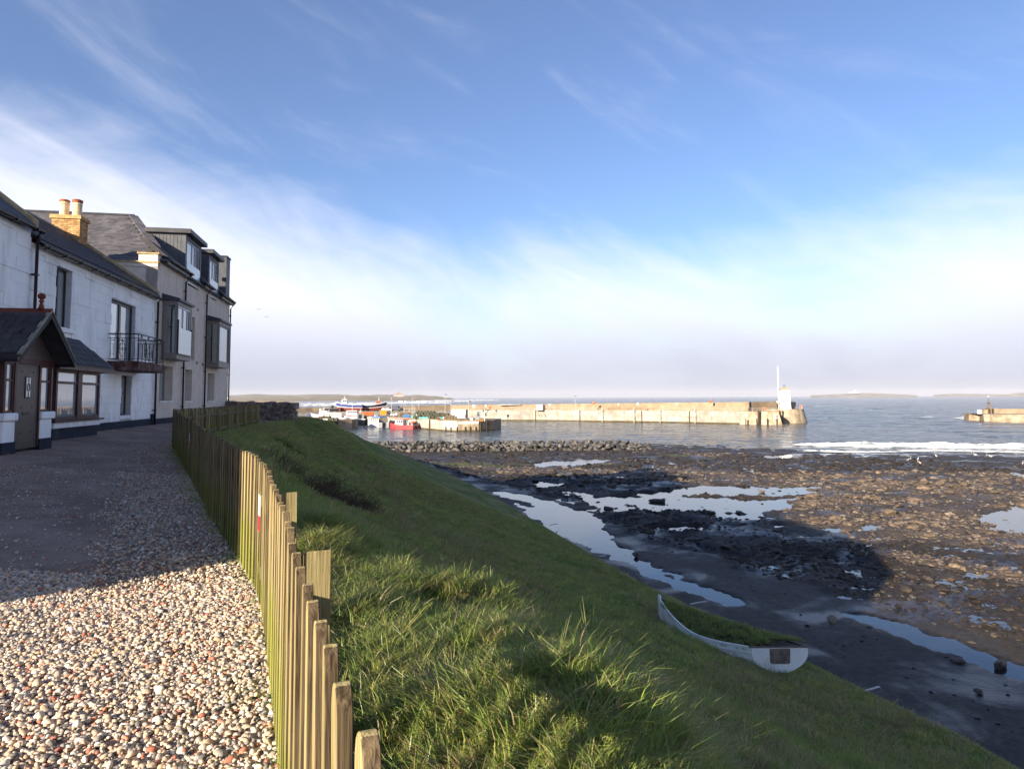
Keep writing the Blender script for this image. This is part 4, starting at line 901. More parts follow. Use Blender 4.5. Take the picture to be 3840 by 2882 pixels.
def clump(k, nb, rad, h, wid, bend, straw, upright=.5):
    r = random.Random(k); V_, F_, C_ = [], [], []
    dirb = r.uniform(0, 6.28)
    for i in range(nb):
        a = r.uniform(0, 6.28); q = rad*math.sqrt(r.random()); bx_, by_ = q*math.cos(a), q*math.sin(a); hh = h*r.uniform(.45,1.15); w = wid*r.uniform(.6,1.2)
        ld = dirb+r.gauss(0,1.2) if r.random() < .5 else a; bd = bend*r.uniform(.3,1.5)*hh; fa = r.uniform(0,6.28); ux, uy = math.cos(fa)*w/2, math.sin(fa)*w/2
        c = r.choice(STRAW) if r.random() < straw else r.choice(GREENS); o = len(V_)
        for t in (0,.4,.75,1.0):
            x = bx_+math.cos(ld)*bd*t*t; y = by_+math.sin(ld)*bd*t*t; z = hh*(t-.35*bend*t*t*.6); s_ = 1-.9*t*t
            V_ += [(x-ux*s_,y-uy*s_,z),(x+ux*s_,y+uy*s_,z)]; C_ += [c,c]
        for j in range(3): F_.append((o+2*j,o+2*j+1,o+2*j+3,o+2*j+2))
    me = bpy.data.meshes.new('grass_clump_shape'); me.from_pydata(V_, [], F_); at_ = me.attributes.new('Col','FLOAT_COLOR','POINT')
    at_.data.foreach_set('color', np.array([(*c,1) for c in C_], np.float32).ravel()); me.materials.append(M_grass); return me
rs = np.random.RandomState(5)
def bank_points(n, y0, y1, d0=.15, umax=.985, dens=None):
    out = []; tot = 0
    while tot < n:
        Y = rs.uniform(y0, y1, n*2); cx, _ = crest(Y); fx = foot(Y); X = cx+d0+rs.rand(n*2)*((fx-cx)*umax-d0)
        keep = np.ones(len(X), bool)
        for h in HOLES: keep &= (((X-h[0])/h[2])**2+((Y-h[1])/h[3])**2) > 1.15+.5*rs.rand(len(X))
        keep &= np.abs(X) < .95*Y+2.5
        if dens is not None: keep &= rs.rand(len(X)) < dens(X, Y)
        # not through the dinghy
        lx = X-stern.x; ly = Y-stern.y; al = bang; u = lx*math.cos(al)+ly*math.sin(al); v = lx*-math.sin(al)+ly*math.cos(al)
        keep &= ~((u > -.1) & (u < BL+.1) & (np.abs(v) < HB*1.35*(1-np.clip(u/BL,0,1)**2)+.05))
        P_ = np.stack([X,Y],1)[keep]; out.append(P_); tot += len(P_)
    P_ = np.concatenate(out)[:n]; return P_[:,0], P_[:,1]
def grass_scatter(name, n, y0, y1, variants, smin, smax, label, seed, d0=.12, dens=None, umax=.985, flat=.0):
    X, Y = bank_points(n, y0, y1, d0, umax, dens); Z = bankz(X, Y)-.015
    rot = np.stack([rs.normal(0,.12,n)+.0, rs.normal(.12,.12,n), rs.uniform(0,6.28,n)],1); sc = rs.uniform(smin, smax, n); sz = sc*rs.uniform(.75,1.25,n)
    return scatter(name, np.stack([X,Y,Z],1), rot, np.stack([sc,sc,sz],1), variants, label, 'grass', seed)
LONG = [clump(k, 72, .13, .12+.03*(k % 3), .006, 1.05, .12) for k in range(6)]+[clump(20+k, 60, .11, .14, .0055, 1.5, .8) for k in range(2)]
SHORT = [clump(40+k, 40, .13, .125, .008, .8, .10) for k in range(4)]+[clump(60+k, 36, .13, .12, .007, .9, .35) for k in range(1)]
FARG = [clump(80+k, 44, .22, .13, .014, .8, .12) for k in range(4)]+[clump(90, 40, .22, .13, .013, .9, .4)]
patch = lambda X, Y: .10+.90*np.clip((fbm(X*.8, Y*.8, 131, 3)-.38)*5, 0, 1)
grass_scatter('tussock_grass', 5200, .2, 10, LONG, .5, 1.1, 'long rough grass tussocks behind the fence', 1, .14, lambda X, Y: np.clip(1.25-(X-crest(Y)[0])/3.8, .02, 1)*patch(X, Y), .6)
grass_scatter('bank_grass', 13000, .2, 16, SHORT, .55, 1.15, 'short green grass on the upper bank', 2, .1, lambda X, Y: .35+.65*np.clip((fbm(X*.6, Y*.6, 21, 4)-.3)*3,0,1))
grass_scatter('lower_bank_grass', 13000, 14, 48, FARG, .55, 1.25, 'short green grass on the far bank', 3)
STRW = [clump(120+k, 34, .16, .14, .010, 1.1, .8) for k in range(3)]
grass_scatter('mid_tufts', 3200, 7, 32, LONG, .35, .85, 'scattered longer tufts on the bank', 9, 1.0, lambda X, Y: np.clip((fbm(X*.5, Y*.5, 141, 4)-.48)*8, .03, 1), .9)
grass_scatter('withered_grass', 6000, 7, 44, STRW, .6, 1.7, 'withered straw coloured grass patches on the bank', 7, .3, lambda X, Y: np.clip((fbm(X*.35, Y*.35, 77, 4)-.47)*7, .03, 1))
# grass growing out of the dinghy
n = 520; u = rs.uniform(.02,.93,n)*BL; c = rs.uniform(-.95,.95,n); bp = []
for uu, cc in zip(u, c):
    b, zg, D = bsec(uu/BL); v = uu/BL; p = Vector((cc*b, uu-SK*cc*b*(1-v)**2, zg-.06+.16*(1-cc*cc)*(.3+.7*(1-v))+.13*(cc+.4)*(1-v))); bp.append(bt.location+Matrix.Rotation(bang-math.pi/2,3,'Z')@p)
sc = rs.uniform(.6,1.15,n); scatter('planter_grass', [tuple(p) for p in bp], np.stack([rs.normal(0,.1,n),rs.normal(0,.1,n),rs.uniform(0,6.28,n)],1), np.stack([sc,sc,sc],1), SHORT, 'grass growing inside the white dinghy', 'grass', 4)
# tufts at the foot of the fence and dead stalks in the hollow
ft = resample(FENCE, .09); n = len(ft); keep = [i for i in range(n) if rnd.random() < (.25 if ft[i][0].y < 6.5 else .7)]
PP = [(ft[i][0].x-ft[i][1].y*rnd.uniform(-.02,.16), ft[i][0].y+ft[i][1].x*rnd.uniform(-.02,.16), fz(ft[i][0].x, ft[i][0].y)-.01) for i in keep]; k = len(PP); sc = rs.uniform(.25,.7,k)
scatter('fence_foot_grass', PP, np.stack([rs.normal(0,.2,k),rs.normal(0,.2,k),rs.uniform(0,6.28,k)],1), np.stack([sc,sc,sc],1), SHORT+LONG[4:], 'sparse grass tufts at the foot of the fence', 'grass', 5)
def stalks(k):
    r = random.Random(k); mb = MB()
    for i in range(9):
        a = r.uniform(0,6.28); b = Vector((r.uniform(-.1,.1),r.uniform(-.1,.1),0)); d = Vector((math.cos(a),math.sin(a),r.uniform(.2,1.6))).normalized()*r.uniform(.15,.4); mb.tube([b,b+d*.5+Vector((0,0,.04)),b+d], [.004,.0035,.002], 4)
    me = mb.mesh('stalk_shape'); me.materials.append(M_stalk); return me
M_stalk = mat('dead_stalk', (.05,.032,.022), (.13,.09,.065), .9, 9, 3, .1, 20, .1)
SK = [stalks(k) for k in range(4)]; n = 700; hx, hy, hrx, hry, _ = HOLES[0]; X = hx+rs.normal(0,.55,n)*hrx; Y = hy+rs.normal(0,.55,n)*hry; sc = rs.uniform(.9,1.8,n)
scatter('dead_stalks', np.stack([X,Y,bankz(X,Y)],1), np.stack([rs.normal(0,.3,n),rs.normal(0,.3,n),rs.uniform(0,6.28,n)],1), np.stack([sc,sc,sc],1), SK, 'dead brown plant stalks in the hollow of the bank', 'stalks', 6)

# ------------------------------------------------------------------ gravel
def pebble_mat():
    m = bpy.data.materials.new('pebble'); m.use_nodes = True; t = m.node_tree; L = t.links.new; bs = t.nodes['Principled BSDF']
    oi = N(t, 'ShaderNodeObjectInfo'); cr = N(t, 'ShaderNodeValToRGB'); cr.color_ramp.interpolation = 'CONSTANT'
    cols = [(.0,(.15,.14,.13)),(.05,(.24,.22,.20)),(.15,(.36,.315,.27)),(.31,(.50,.385,.27)),(.46,(.60,.46,.335)),(.60,(.43,.335,.25)),(.70,(.66,.57,.46)),(.79,(.52,.35,.225)),(.88,(.62,.57,.51)),(.93,(.46,.19,.12)),(.965,(.36,.13,.085)),(.99,(.72,.67,.60))]
    while len(cr.color_ramp.elements) < len(cols): cr.color_ramp.elements.new(.5)
    for e, (p, c) in zip(cr.color_ramp.elements, cols): e.position = p; e.color = (*c, 1)
    L(oi.outputs['Random'], cr.inputs[0]); tc = N(t, 'ShaderNodeTexCoord'); n = noise(t, tc.outputs['Object'], 2.5, 5, .6)
    mm = N(t, 'ShaderNodeVectorMath', operation='SCALE'); L(cr.outputs[0], mm.inputs[0]); L(math_(t, 'MULTIPLY_ADD', n, .6, .72), mm.inputs['Scale']); L(mm.outputs[0], bs.inputs['Base Color'])
    bs.inputs['Roughness'].default_value = .7; bs.inputs['Specular IOR Level'].default_value = .3; return m
M_peb = pebble_mat()
def pebble(k):
    bm = bmesh.new(); bmesh.ops.create_icosphere(bm, subdivisions=2, radius=1.0); r = np.random.RandomState(k)
    V_ = np.array([v.co[:] for v in bm.verts])
    for i in range(7):
        d = r.normal(size=3); d /= np.linalg.norm(d); c = r.uniform(.55,.85); s_ = V_@d; ex = np.clip(s_-c, 0, None); V_ -= ex[:,None]*d*.85
    V_ *= np.array([1.0, r.uniform(.62,.9), r.uniform(.42,.7)])
    for v, c in zip(bm.verts, V_): v.co = c
    me = bpy.data.meshes.new('pebble_shape'); bm.to_mesh(me); bm.free(); me.polygons.foreach_set('use_smooth', [True]*len(me.polygons)); me.materials.append(M_peb); return me
PB = [pebble(k) for k in range(14)]
fpts = np.array([(p.x,p.y) for p, d in resample(FENCE, .1)])
def fdist(X, Y): return np.interp(Y, fpts[:,1], fpts[:,0])-X
def gravel(n, y0, y1, xmax, fn):
    Y = rs.uniform(y0, y1, n); fxx = np.interp(Y, fpts[:,1], fpts[:,0]); X = fxx+.06-rs.rand(n)*xmax; k = (rs.rand(n) < fn(X, Y)) & (X > -.80*Y-1.6); return X[k], Y[k]
full = lambda X, Y: np.clip((6.0-.16*(X+3.3)-Y)/.35+.5+(fbm(X*1.2,Y*1.2,200,3)-.5)*4, 0, 1)
strip = lambda X, Y: np.clip((1.25+(fbm(X*.9,Y*.9,210,3)-.5)*1.6-fdist(X,Y))/.6+.3, .05, 1)*(Y > 5.2)*np.where(full(X,Y) > .5, .2, 1)
parts_ = [gravel(22000, 5.2, 19, 8.0, lambda X, Y: .3+.7*np.clip((fbm(X*.6,Y*.6,220,4)-.4)*4,0,1)), gravel(60000, 1.2, 4.0, 5.6, lambda X, Y: np.ones_like(X)), gravel(84000, 4.0, 6.4, 6.4, full), gravel(110000, 5.2, 13.5, 7.5, lambda X, Y: strip(X,Y)*.62), gravel(9000, 13.5, 24, 5.0, lambda X, Y: strip(X,Y)*.5)]
X = np.concatenate([p[0] for p in parts_]); Y = np.concatenate([p[1] for p in parts_]); n = len(X)
s_ = .0138*np.exp(rs.normal(0,.30,n)); s_[:len(parts_[0][0])] *= .42; s_ = np.clip(s_, .005, .036); Z = pathz(X,Y)+rs.uniform(-.006,.016,n)+s_*.15
rot = np.stack([rs.normal(0,.38,n), rs.normal(0,.38,n), rs.uniform(0,6.28,n)],1)
scatter('gravel', np.stack([X,Y,Z],1), rot, np.stack([s_,s_,s_],1), PB, 'loose beach pebbles spread as gravel before the fence', 'gravel', 8)
print('pebbles', n)

# ------------------------------------------------------------------ rocks on the shore
def rock_arrays(k, sub=1):
    bm = bmesh.new(); bmesh.ops.create_icosphere(bm, subdivisions=sub, radius=1.0); r = np.random.RandomState(k); V_ = np.array([v.co[:] for v in bm.verts])
    for i in range(6):
        d = r.normal(size=3); d /= np.linalg.norm(d); c = r.uniform(.45,.75); V_ -= np.clip(V_@d-c,0,None)[:,None]*d
    V_ *= np.array([1, r.uniform(.55,.95), r.uniform(.28,.5)]); F_ = np.array([[v.index for v in f.verts] for f in bm.faces]); bm.free(); return V_, F_
RA = [rock_arrays(300+k) for k in range(10)]
M_rock = mat_attr('shore_rock', .8, .3, 5, .35, .5, 12, .03); 
def shore_z(X, Y):
    ix = np.clip(np.searchsorted(xsx, X)-1, 0, len(xsx)-2); iy = np.clip(np.searchsorted(ysx, Y)-1, 0, len(ysx)-2); return zz_[ix,iy], tan[ix,iy], black[ix,iy], track[ix,iy], pool[ix,iy]
n = 190000; Y = 18*np.exp(rs.rand(n)*math.log(126/18.)); X = foot(Y)+1.6+rs.rand(n)*(np.minimum(Y*.95+14,112)-foot(Y)-1.6)
Zr, tn, bk, tk, pl = shore_z(X, Y); shoreR = np.interp(X, [-60,-30,25,46,72,130], [133,131,127,110,98,80])
nearR = (X > foot(Y)+8.5) & (Y < 45)
pk = np.where(tn, .9, np.where(bk, .55, np.where(tk, .010, np.where(nearR, .45, .42))))*np.where(pl, .22, 1)*np.clip((fbm(X*.22,Y*.30,310,4)-.36)*5,.10,1)
kp = (rs.rand(n) < pk) & (Y < shoreR-1); X, Y, Zr, tn, bk = X[kp], Y[kp], Zr[kp], tn[kp], bk[kp]; n = len(X)
sz_ = np.clip(.080*np.exp(rs.normal(0,.58,n))*np.clip(Y/38,.75,2.0), .04, .75); print('rocks', n)
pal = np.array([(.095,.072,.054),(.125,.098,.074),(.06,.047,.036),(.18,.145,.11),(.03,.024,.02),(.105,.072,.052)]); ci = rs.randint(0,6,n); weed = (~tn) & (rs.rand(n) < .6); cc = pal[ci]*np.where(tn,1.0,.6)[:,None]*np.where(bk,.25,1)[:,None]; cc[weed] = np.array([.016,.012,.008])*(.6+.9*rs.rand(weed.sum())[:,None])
big = np.argsort(-sz_*38/np.maximum(Y,20))[:260]; isb = np.zeros(n,bool); isb[big] = True
VV, FF, CC, off = [], [], [], 0
yaw = rs.uniform(0,6.28,n); vi = rs.randint(0,10,n)
for v in range(10):
    idx = np.where((vi == v) & ~isb)[0]; V0, F0 = RA[v]; c, s_ = np.cos(yaw[idx])[:,None], np.sin(yaw[idx])[:,None]; k = sz_[idx][:,None]
    Vx = (V0[None,:,0]*c-V0[None,:,1]*s_)*k+X[idx][:,None]; Vy = (V0[None,:,0]*s_+V0[None,:,1]*c)*k+Y[idx][:,None]; Vz = V0[None,:,2]*k+Zr[idx][:,None]+k*.05
    VV.append(np.stack([Vx,Vy,Vz],-1).reshape(-1,3)); FF.append((F0[None]+(np.arange(len(idx))*len(V0))[:,None,None]).reshape(-1,3)+off); CC.append(np.repeat(cc[idx],len(V0),0)); off += len(idx)*len(V0)
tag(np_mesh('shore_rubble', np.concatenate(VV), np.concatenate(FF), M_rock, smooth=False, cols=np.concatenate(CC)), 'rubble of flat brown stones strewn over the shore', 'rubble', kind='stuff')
RB = []
for k in range(10):
    V0, F0 = rock_arrays(400+k, 2); me = bpy.data.meshes.new('shore_boulder_shape'); me.from_pydata(V0.tolist(), [], F0.tolist()); RB.append(me)
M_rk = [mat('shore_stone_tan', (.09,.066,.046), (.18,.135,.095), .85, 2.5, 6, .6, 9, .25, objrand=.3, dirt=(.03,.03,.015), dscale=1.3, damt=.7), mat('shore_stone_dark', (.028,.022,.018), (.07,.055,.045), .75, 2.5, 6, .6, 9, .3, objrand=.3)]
RBM = []
for me in RB:
    for m_ in M_rk:
        c = me.copy(); c.materials.append(m_); RBM.append(c)
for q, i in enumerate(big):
    is_tan = bool(tn[i]); o = link('shore_rock', RBM[rnd.randrange(10)*2+(0 if is_tan else 1)]); o.location = (X[i],Y[i],Zr[i]+.05); k = sz_[i]*.95; o.scale = (k,k,k*rnd.uniform(.7,1.1)); o.rotation_euler = (rnd.gauss(0,.12),rnd.gauss(0,.12),yaw[i])  # tan stones on the tan rubble, dark stones elsewhere
    tag(o, 'loose tan stone lying among the shore rubble' if is_tan else 'loose dark wet stone lying on the shore', 'rock', 'loose tan stones on the shore' if is_tan else 'loose dark stones on the shore')
def boulder_at(x, y, size, dark, label, sc=(1,1,1)):
    p = atz(x, y, -9.05 if y > 2000 else -9.2); o = link('boulder', RBM[rnd.randrange(10)*2+(1 if dark else 0)]); o.location = p+Vector((0,0,.08)); o.scale = (size*sc[0],size*sc[1],size*sc[2]); o.rotation_euler = (0,0,rnd.uniform(0,6)); tag(o, label, 'boulder')
boulder_at(2665,1965,1.15,True,'large dark boulder between the black weed and the big pool',(1.3,.9,1.0)); boulder_at(3050,2105,.62,True,'pale flat topped boulder in the shaded rubble',(1.4,.8,.8)); boulder_at(3750,2500,.42,True,'dark rounded boulder standing in the lower right pool',(1.4,.8,.9)); boulder_at(3595,2490,.3,True,'smaller boulder at the near edge of lower right pool'); boulder_at(2470,1882,.6,True,'low weed covered boulder at left of the big pool',(1.6,1,.8)); boulder_at(2860,1845,.42,False,'round tan boulder standing in the big pool'); boulder_at(2385,2085,.30,True,'small dark stone in the stream beside the bank'); boulder_at(3120,2330,.45,False,'flat brown slab left of the lower right pool',(1.3,.7,.5)); boulder_at(2770,1925,.6,True,'blocky dark boulder at the right of the big pool',(1.3,.8,.8))
M_pvc = plain('white_pipe', (.42,.42,.43), .6)
for (xa,ya,xb,yb,lb) in ((2588,2264,2650,2252,'thin white drain pipe crossing the foot of the bank beyond the dinghy'),(3245,2588,3300,2572,'thin white drain pipe crossing the foot of the bank nearest the camera'),(2062,1968,2090,1962,'thin white drain pipe crossing the foot of the bank farthest away'),(2248,2085,2275,2080,'thin white drain pipe second farthest along the foot of the bank')):
    a, b = atz(xa,ya,-8.72), atz(xb,yb,-8.86); mb = MB().tube([a-a, (b-a)*.5, (b-a)*.93, (b-a)+Vector((.0,0,-.06))], .028, 6); o = mb.build('drain_pipe', M_pvc); o.location = a; tag(o, lb, 'pipe', 'drain pipes at the foot of the bank')

# ------------------------------------------------------------------ breakwater of boulders
M_bw = mat('breakwater_stone', (.045,.042,.040), (.13,.12,.11), .88, 1.6, 6, .6, 7, .2, objrand=.4, dirt=(.035,.045,.018), dscale=.9, damt=.45, coords='World')
BWM = []
for k in range(10):
    V0, F0 = rock_arrays(500+k, 2); V0 = V0*np.array([1,1.05,1.5]); me = bpy.data.meshes.new('breakwater_boulder_shape'); me.from_pydata(V0.tolist(), [], F0.tolist()); me.materials.append(M_bw); BWM.append(me)
A_, B_ = atz(1330,1690,-9.35), atz(2440,1683,-9.5); bw = thing('rock_breakwater', 'long low breakwater of heaped grey boulders across the shore', 'breakwater', (A_+B_)/2)
dv = (B_-A_); L0 = dv.length; dv.normalize(); nv_ = Vector((-dv.y,dv.x,0)); bw_n = 0
for row, (off_, zz0, sz) in enumerate(((-1.5,.15,.78),(-.6,.75,.72),(.2,1.3,.66),(.0,.4,.9),(1.1,.7,.7))):
    t = rnd.uniform(0,.5)
    while t < L0 and bw_n < 298:
        r = sz*rnd.uniform(.65,1.2); e = min(1, (L0-t)/7.0+.25); p = A_+dv*t+nv_*(off_*e+rnd.uniform(-.3,.3)); p.z = A_.z+(B_.z-A_.z)*t/L0+zz0*e+rnd.uniform(-.12,.12)
        o = link('boulder', BWM[rnd.randrange(10)], bw); o.location = p-bw.location; o.scale = (r,r*rnd.uniform(.8,1.1),r*rnd.uniform(.7,.95)); o.rotation_euler = (rnd.gauss(0,.4),rnd.gauss(0,.4),rnd.uniform(0,6.28)); bw_n += 1
        t += r*rnd.uniform(1.0,1.35)
# ------------------------------------------------------------------ harbour walls
QZ, JZ = -5.3, -6.65
M_conc = mat('cream_concrete', (.28,.26,.225), (.38,.355,.31), .92, .5, 6, .4, 4, .15, objrand=.16, dirt=(.24,.18,.12), dscale=.5, damt=.65, coords='World', dstretch=(1,1,.5))
M_conc2 = mat('stained_concrete', (.25,.19,.12), (.42,.35,.26), .93, .45, 6, .5, 4, .15, objrand=.18, dirt=(.14,.085,.04), dscale=.5, damt=.75, coords='World', dstretch=(1,1,.5))
M_concw = mat('whitewashed_concrete', (.50,.48,.44), (.60,.58,.54), .9, .6, 5, .3, 4, .15, dirt=(.40,.36,.30), dscale=.4, damt=.5)
M_para = mat('brown_parapet_stone', (.24,.18,.115), (.34,.265,.18), .95, .3, 7, .6, 2.5, .12, dirt=(.14,.10,.055), dscale=.15, damt=.6)
M_deck = mat('quay_deck', (.20,.165,.13), (.27,.225,.18), .95, .4, 5, .3, 4, .15); M_weed = mat('tide_weed', (.05,.04,.015), (.11,.085,.03), .8, .8, 5, .5, 5, .2)
M_fend = mat('dark_fender_timber', (.035,.025,.015), (.07,.05,.03), .85, 2, 4, .3, 9, .15); M_galv = plain('galvanised_steel', (.38,.36,.33), .5); M_wht = plain('gloss_white', (.74,.74,.72), .35)
M_blk = plain('matt_black', (.012,.012,.014), .6); M_org = plain('orange_plastic', (.55,.13,.035), .5); M_redp = plain('red_paint', (.36,.03,.035), .45); M_blue = plain('blue_paint', (.035,.17,.52), .45)
M_navyh = plain('navy_hull', (.012,.016,.035), .35); M_bluh = plain('royal_blue_hull', (.035,.05,.20), .4); M_oxide = plain('oxide_red_bottom', (.17,.035,.022), .6); M_teal = plain('turquoise_paint', (.10,.46,.42), .5)
M_yel = plain('yellow_ochre_paint', (.45,.23,.025), .5); M_cab = plain('cabin_white', (.72,.72,.70), .4); M_cgls = glass('cabin_glass', (.03,.035,.04), .08); M_gry = plain('grey_paint', (.22,.23,.24), .5)
M_net = mat('creel_netting', (.035,.055,.04), (.12,.10,.065), .95, 2.2, 6, .8, 9, .1, dirt=(.05,.10,.085), dscale=.6, damt=.7); M_rope = mat('brown_netting', (.10,.075,.045), (.19,.15,.10), .95, 2.5, 5, .8, 9, .1)
def prism_thing(mb, name, m, root): o = mb.build(name, m, root); o.location = -root.location; return o
def panels(root, a, b, zt, zb, w, m, out=.05, rows=1, name='wall_panel', seed=1, inset=0.0):
    r = random.Random(seed); d = b-a; L = d.length; d.normalize(); nrm = Vector((d.y,-d.x,0)); k = max(1, round(L/w)); an = math.atan2(d.y,d.x)
    for i in range(k):
        for j in range(rows):
            z1 = zt-(zt-zb)*j/rows; z0 = zt-(zt-zb)*(j+1)/rows; pr = out+r.uniform(-.012,.015); c = a+d*(L*(i+.5)/k)+nrm*(pr/2-.15)
            me = unit_mesh('panel_shape', m); o = link(name, me, root); o.location = Vector((c.x,c.y,(z0+z1)/2))-root.location; o.scale = (L/k-.06, .3+pr, z1-z0-.05); o.rotation_euler = (0,0,an)
def vert(root, p, z0, z1, nrm, m, w=.3, t=.25, name='fender_post'):
    o = MB().box(-w/2,w/2,-t,0.0,z0,z1).build(name, m, root); o.location = Vector((p.x,p.y,0))+nrm*.06-root.location; o.rotation_euler = (0,0,math.atan2(nrm.y,nrm.x)+math.pi/2)
PF = [Vector(p+(0,)) for p in ((-112,226),(-73,258),(-24,284),(8.6,280),(53,257),(79.5,236.5))]
pier = thing('harbour_pier', 'long cream concrete harbour pier with brown parapet behind', 'pier', (0,282,SEA))
def offset_line(P_, o):
    out = []
    for i, p in enumerate(P_):
        d = (P_[min(i+1,len(P_)-1)]-P_[max(i-1,0)]).normalized(); out.append(p+Vector((-d.y,d.x,0))*o)
    return out
def strip_wall(P_, o0, o1, z0, zt):
    A, B = offset_line(P_, o0), offset_line(P_, o1); zs_ = zt if isinstance(zt, list) else [zt]*len(P_)
    return MB().loft([[(a.x,a.y,z0),(a.x,a.y,z),(b.x,b.y,z),(b.x,b.y,z0)] for a, b, z in zip(A, B, zs_)])
prism_thing(strip_wall(PF, .02, 9.5, -12, QZ), 'quay', M_deck, pier)
prism_thing(strip_wall(PF, 6.8, 9.3, -6, [-3.9,-3.75,-3.3,-3.05,-2.5,-2.1]), 'parapet', M_para, pier)
prism_thing(strip_wall(PF, 5.8, 6.8, -6, [-5.0,-4.9,-4.7,-4.6,-4.3,-4.1]), 'parapet_step', M_para, pier)
prism_thing(MB().loft([[(p_[0],p_[1],-6),(p_[0],p_[1],p_[2]),(p_[0]+1.2,p_[1]+2.0,p_[2]),(p_[0]+1.2,p_[1]+2.0,-6)] for p_ in ((84.6,241.8,-2.1),(96.5,249.5,-2.0))]), 'head_parapet', M_para, pier)
for i, (a, b) in enumerate(zip(PF[:-1], PF[1:])): panels(pier, a, b, QZ-.02, SEA+.45, 5.6, M_conc, .05, 2 if i > 1 else 1, seed=i)
prism_thing(strip_wall(PF, -.10, .1, -12, SEA+.42), 'tide_band', M_weed, pier)
prism_thing(strip_wall(PF, -.12, .45, QZ-.22, QZ+.05), 'quay_edge', M_conc, pier)
def pier_pt(x, o=0.0):        # point of the quay front seen at photo column x
    for a, b in zip(PF[:-1], PF[1:]):
        k = (x-1920)/FPX
        den = (b.x-a.x)-k*(b.y-a.y)
        if abs(den) < 1e-9: continue
        t = (k*a.y-a.x)/den
        if -0.001 <= t <= 1.001:
            d = (b-a).normalized(); n_ = Vector((d.y,-d.x,0)); return a+(b-a)*t-n_*o, n_
    return None
for x in (2008,2173,2404,2582): p, n_ = pier_pt(x); vert(pier, p, -11, QZ-.1, n_, M_fend, .30)
for x in (1213,): p, n_ = pier_pt(x); vert(pier, p, -9, QZ-.1, n_, M_fend, .8)
# ladder frames standing off the wall
for x in (2259,2377,2476,2606):
    p, n_ = pier_pt(x); q = p+n_*1.0; an = math.atan2(n_.y,n_.x)+math.pi/2
    t = thing('berthing_ladder', {2259:'white berthing ladder frame on pier, leftmost of the four',2377:'white berthing ladder frame on pier, second from the left',2476:'white berthing ladder frame on pier, third from the left',2606:'white berthing ladder frame on pier, nearest the steps'}[x], 'ladder', (q.x,q.y,SEA), an, 'ladder frames on the pier')
    MB().box(-.24,-.14,-.12,.0,-.5,5.6).build('ladder_stile', M_galv, t); MB().box(.14,.24,-.12,.0,-.5,5.6).build('ladder_stile', M_galv, t)
    for k in range(14): MB().tube([(-.12,-.06,.2+k*.4),(.12,-.06,.2+k*.4)], .03, 5).build('rung', M_galv, t)
    for z in (1.6,4.2): MB().box(-.1,.1,.0,.96,z,z+.35).build('stand_off', M_galv, t)
def railing(pts, z, name, label, h=1.1, step=3.2, m=None, rails=(1.0,.55)):
    t = thing(name, label, 'railing', (pts[0].x,pts[0].y,z)); S_ = resample([tuple(p) for p in pts], step); m = m or M_galv
    for p, d in S_: o = MB().box(-.045,.045,-.045,.045,0,h).build('post', m, t); o.location = Vector((p.x,p.y,z))-t.location
    for rh in rails:
        for a, b in zip(pts[:-1], pts[1:]):
            a2, b2 = Vector((a.x,a.y,z+rh*h))-t.location, Vector((b.x,b.y,z+rh*h))-t.location; MB().tube([a2,b2], .04, 5).build('rail', m, t)
    return t
railing([pier_pt(x,.3)[0] for x in (1770,2000)], QZ, 'pier_railing', 'grey steel railing on the pier left of the steel platform')
railing([pier_pt(x,.3)[0] for x in (2020,2240)], QZ, 'pier_railing', 'grey steel railing on the pier right of the steel platform', rails=(1.0,.7,.35))
railing([pier_pt(x,.3)[0] for x in (2240,2480)], QZ, 'pier_railing', 'grey steel railing along the middle of the pier', step=4.4, m=M_fend)
railing([pier_pt(x,.3)[0] for x in (2480,2765)], QZ, 'pier_railing', 'grey steel railing on the pier beside the steps')
# steel mesh platform with its struts
p, n_ = pier_pt(2027); pl_ = thing('steel_platform', 'square steel mesh platform overhanging the pier wall', 'platform', (p.x,p.y,QZ), math.atan2(n_.y,n_.x)+math.pi/2)
MB().box(-1.5,1.5,-1.6,1.0,-.25,-.1).build('platform_floor', M_fend, pl_)
for x_ in (-1.5,1.42): MB().box(x_,x_+.08,-1.6,1.0,-.1,2.2).build('mesh_side', M_galv, pl_)
MB().box(-1.42,1.42,-1.6,-1.53,-.1,2.2).build('mesh_side', M_galv, pl_)
for s_ in (-1.3,1.3): MB().tube([(s_,-1.4,-.25),(s_+.9,-.1,-2.9)], .07, 5).build('strut', M_fend, pl_); MB().tube([(s_+.9,-.1,-2.9),(s_+2.4,-.1,-1.6)], .05, 5).build('strut', M_fend, pl_)
# landing block with steps and the round pier head
blk = thing('pier_landing_block', 'weathered battered concrete landing block with fenders by the lighthouse', 'landing', atz(2850,1592,SEA))
a, b = atz(2782,1591,SEA), atz(2925,1592,SEA); d = (b-a).normalized(); nb_ = Vector((d.y,-d.x,0)); L = (b-a).length; bz = QZ+.05-SEA
secs = []
for z, f, e in ((-2,.7,1.0),(0,.45,.7),(bz,-.3,-.35)):
    secs.append([(-e,-f),(L+e,-f),(L+e,9),(-e,9)])
mb = MB(); vs = []
for (sec, z) in zip(secs, (-2,0,bz)): vs.append([a+d*q[0]-nb_*q[1]+Vector((0,0,z)) for q in sec])
prism_thing(MB().loft(vs), 'block', M_conc2, blk)
for x in (2797,2838,2845,2877,2913): p = atz(x,1592,SEA); vert(blk, p, SEA-1, SEA+(5.0 if x in (2845,) else 2.1), nb_, M_fend, .3 if x != 2845 else .5, .6)
for i, (xa,xb) in enumerate(((2796,2813),)): 
    p = at(xa,1556,a.y-.4)
    o = MB().box(0,1.75,-.06,0,-.5,.55).build('notice_board', M_wht, blk); o.location = p-blk.location
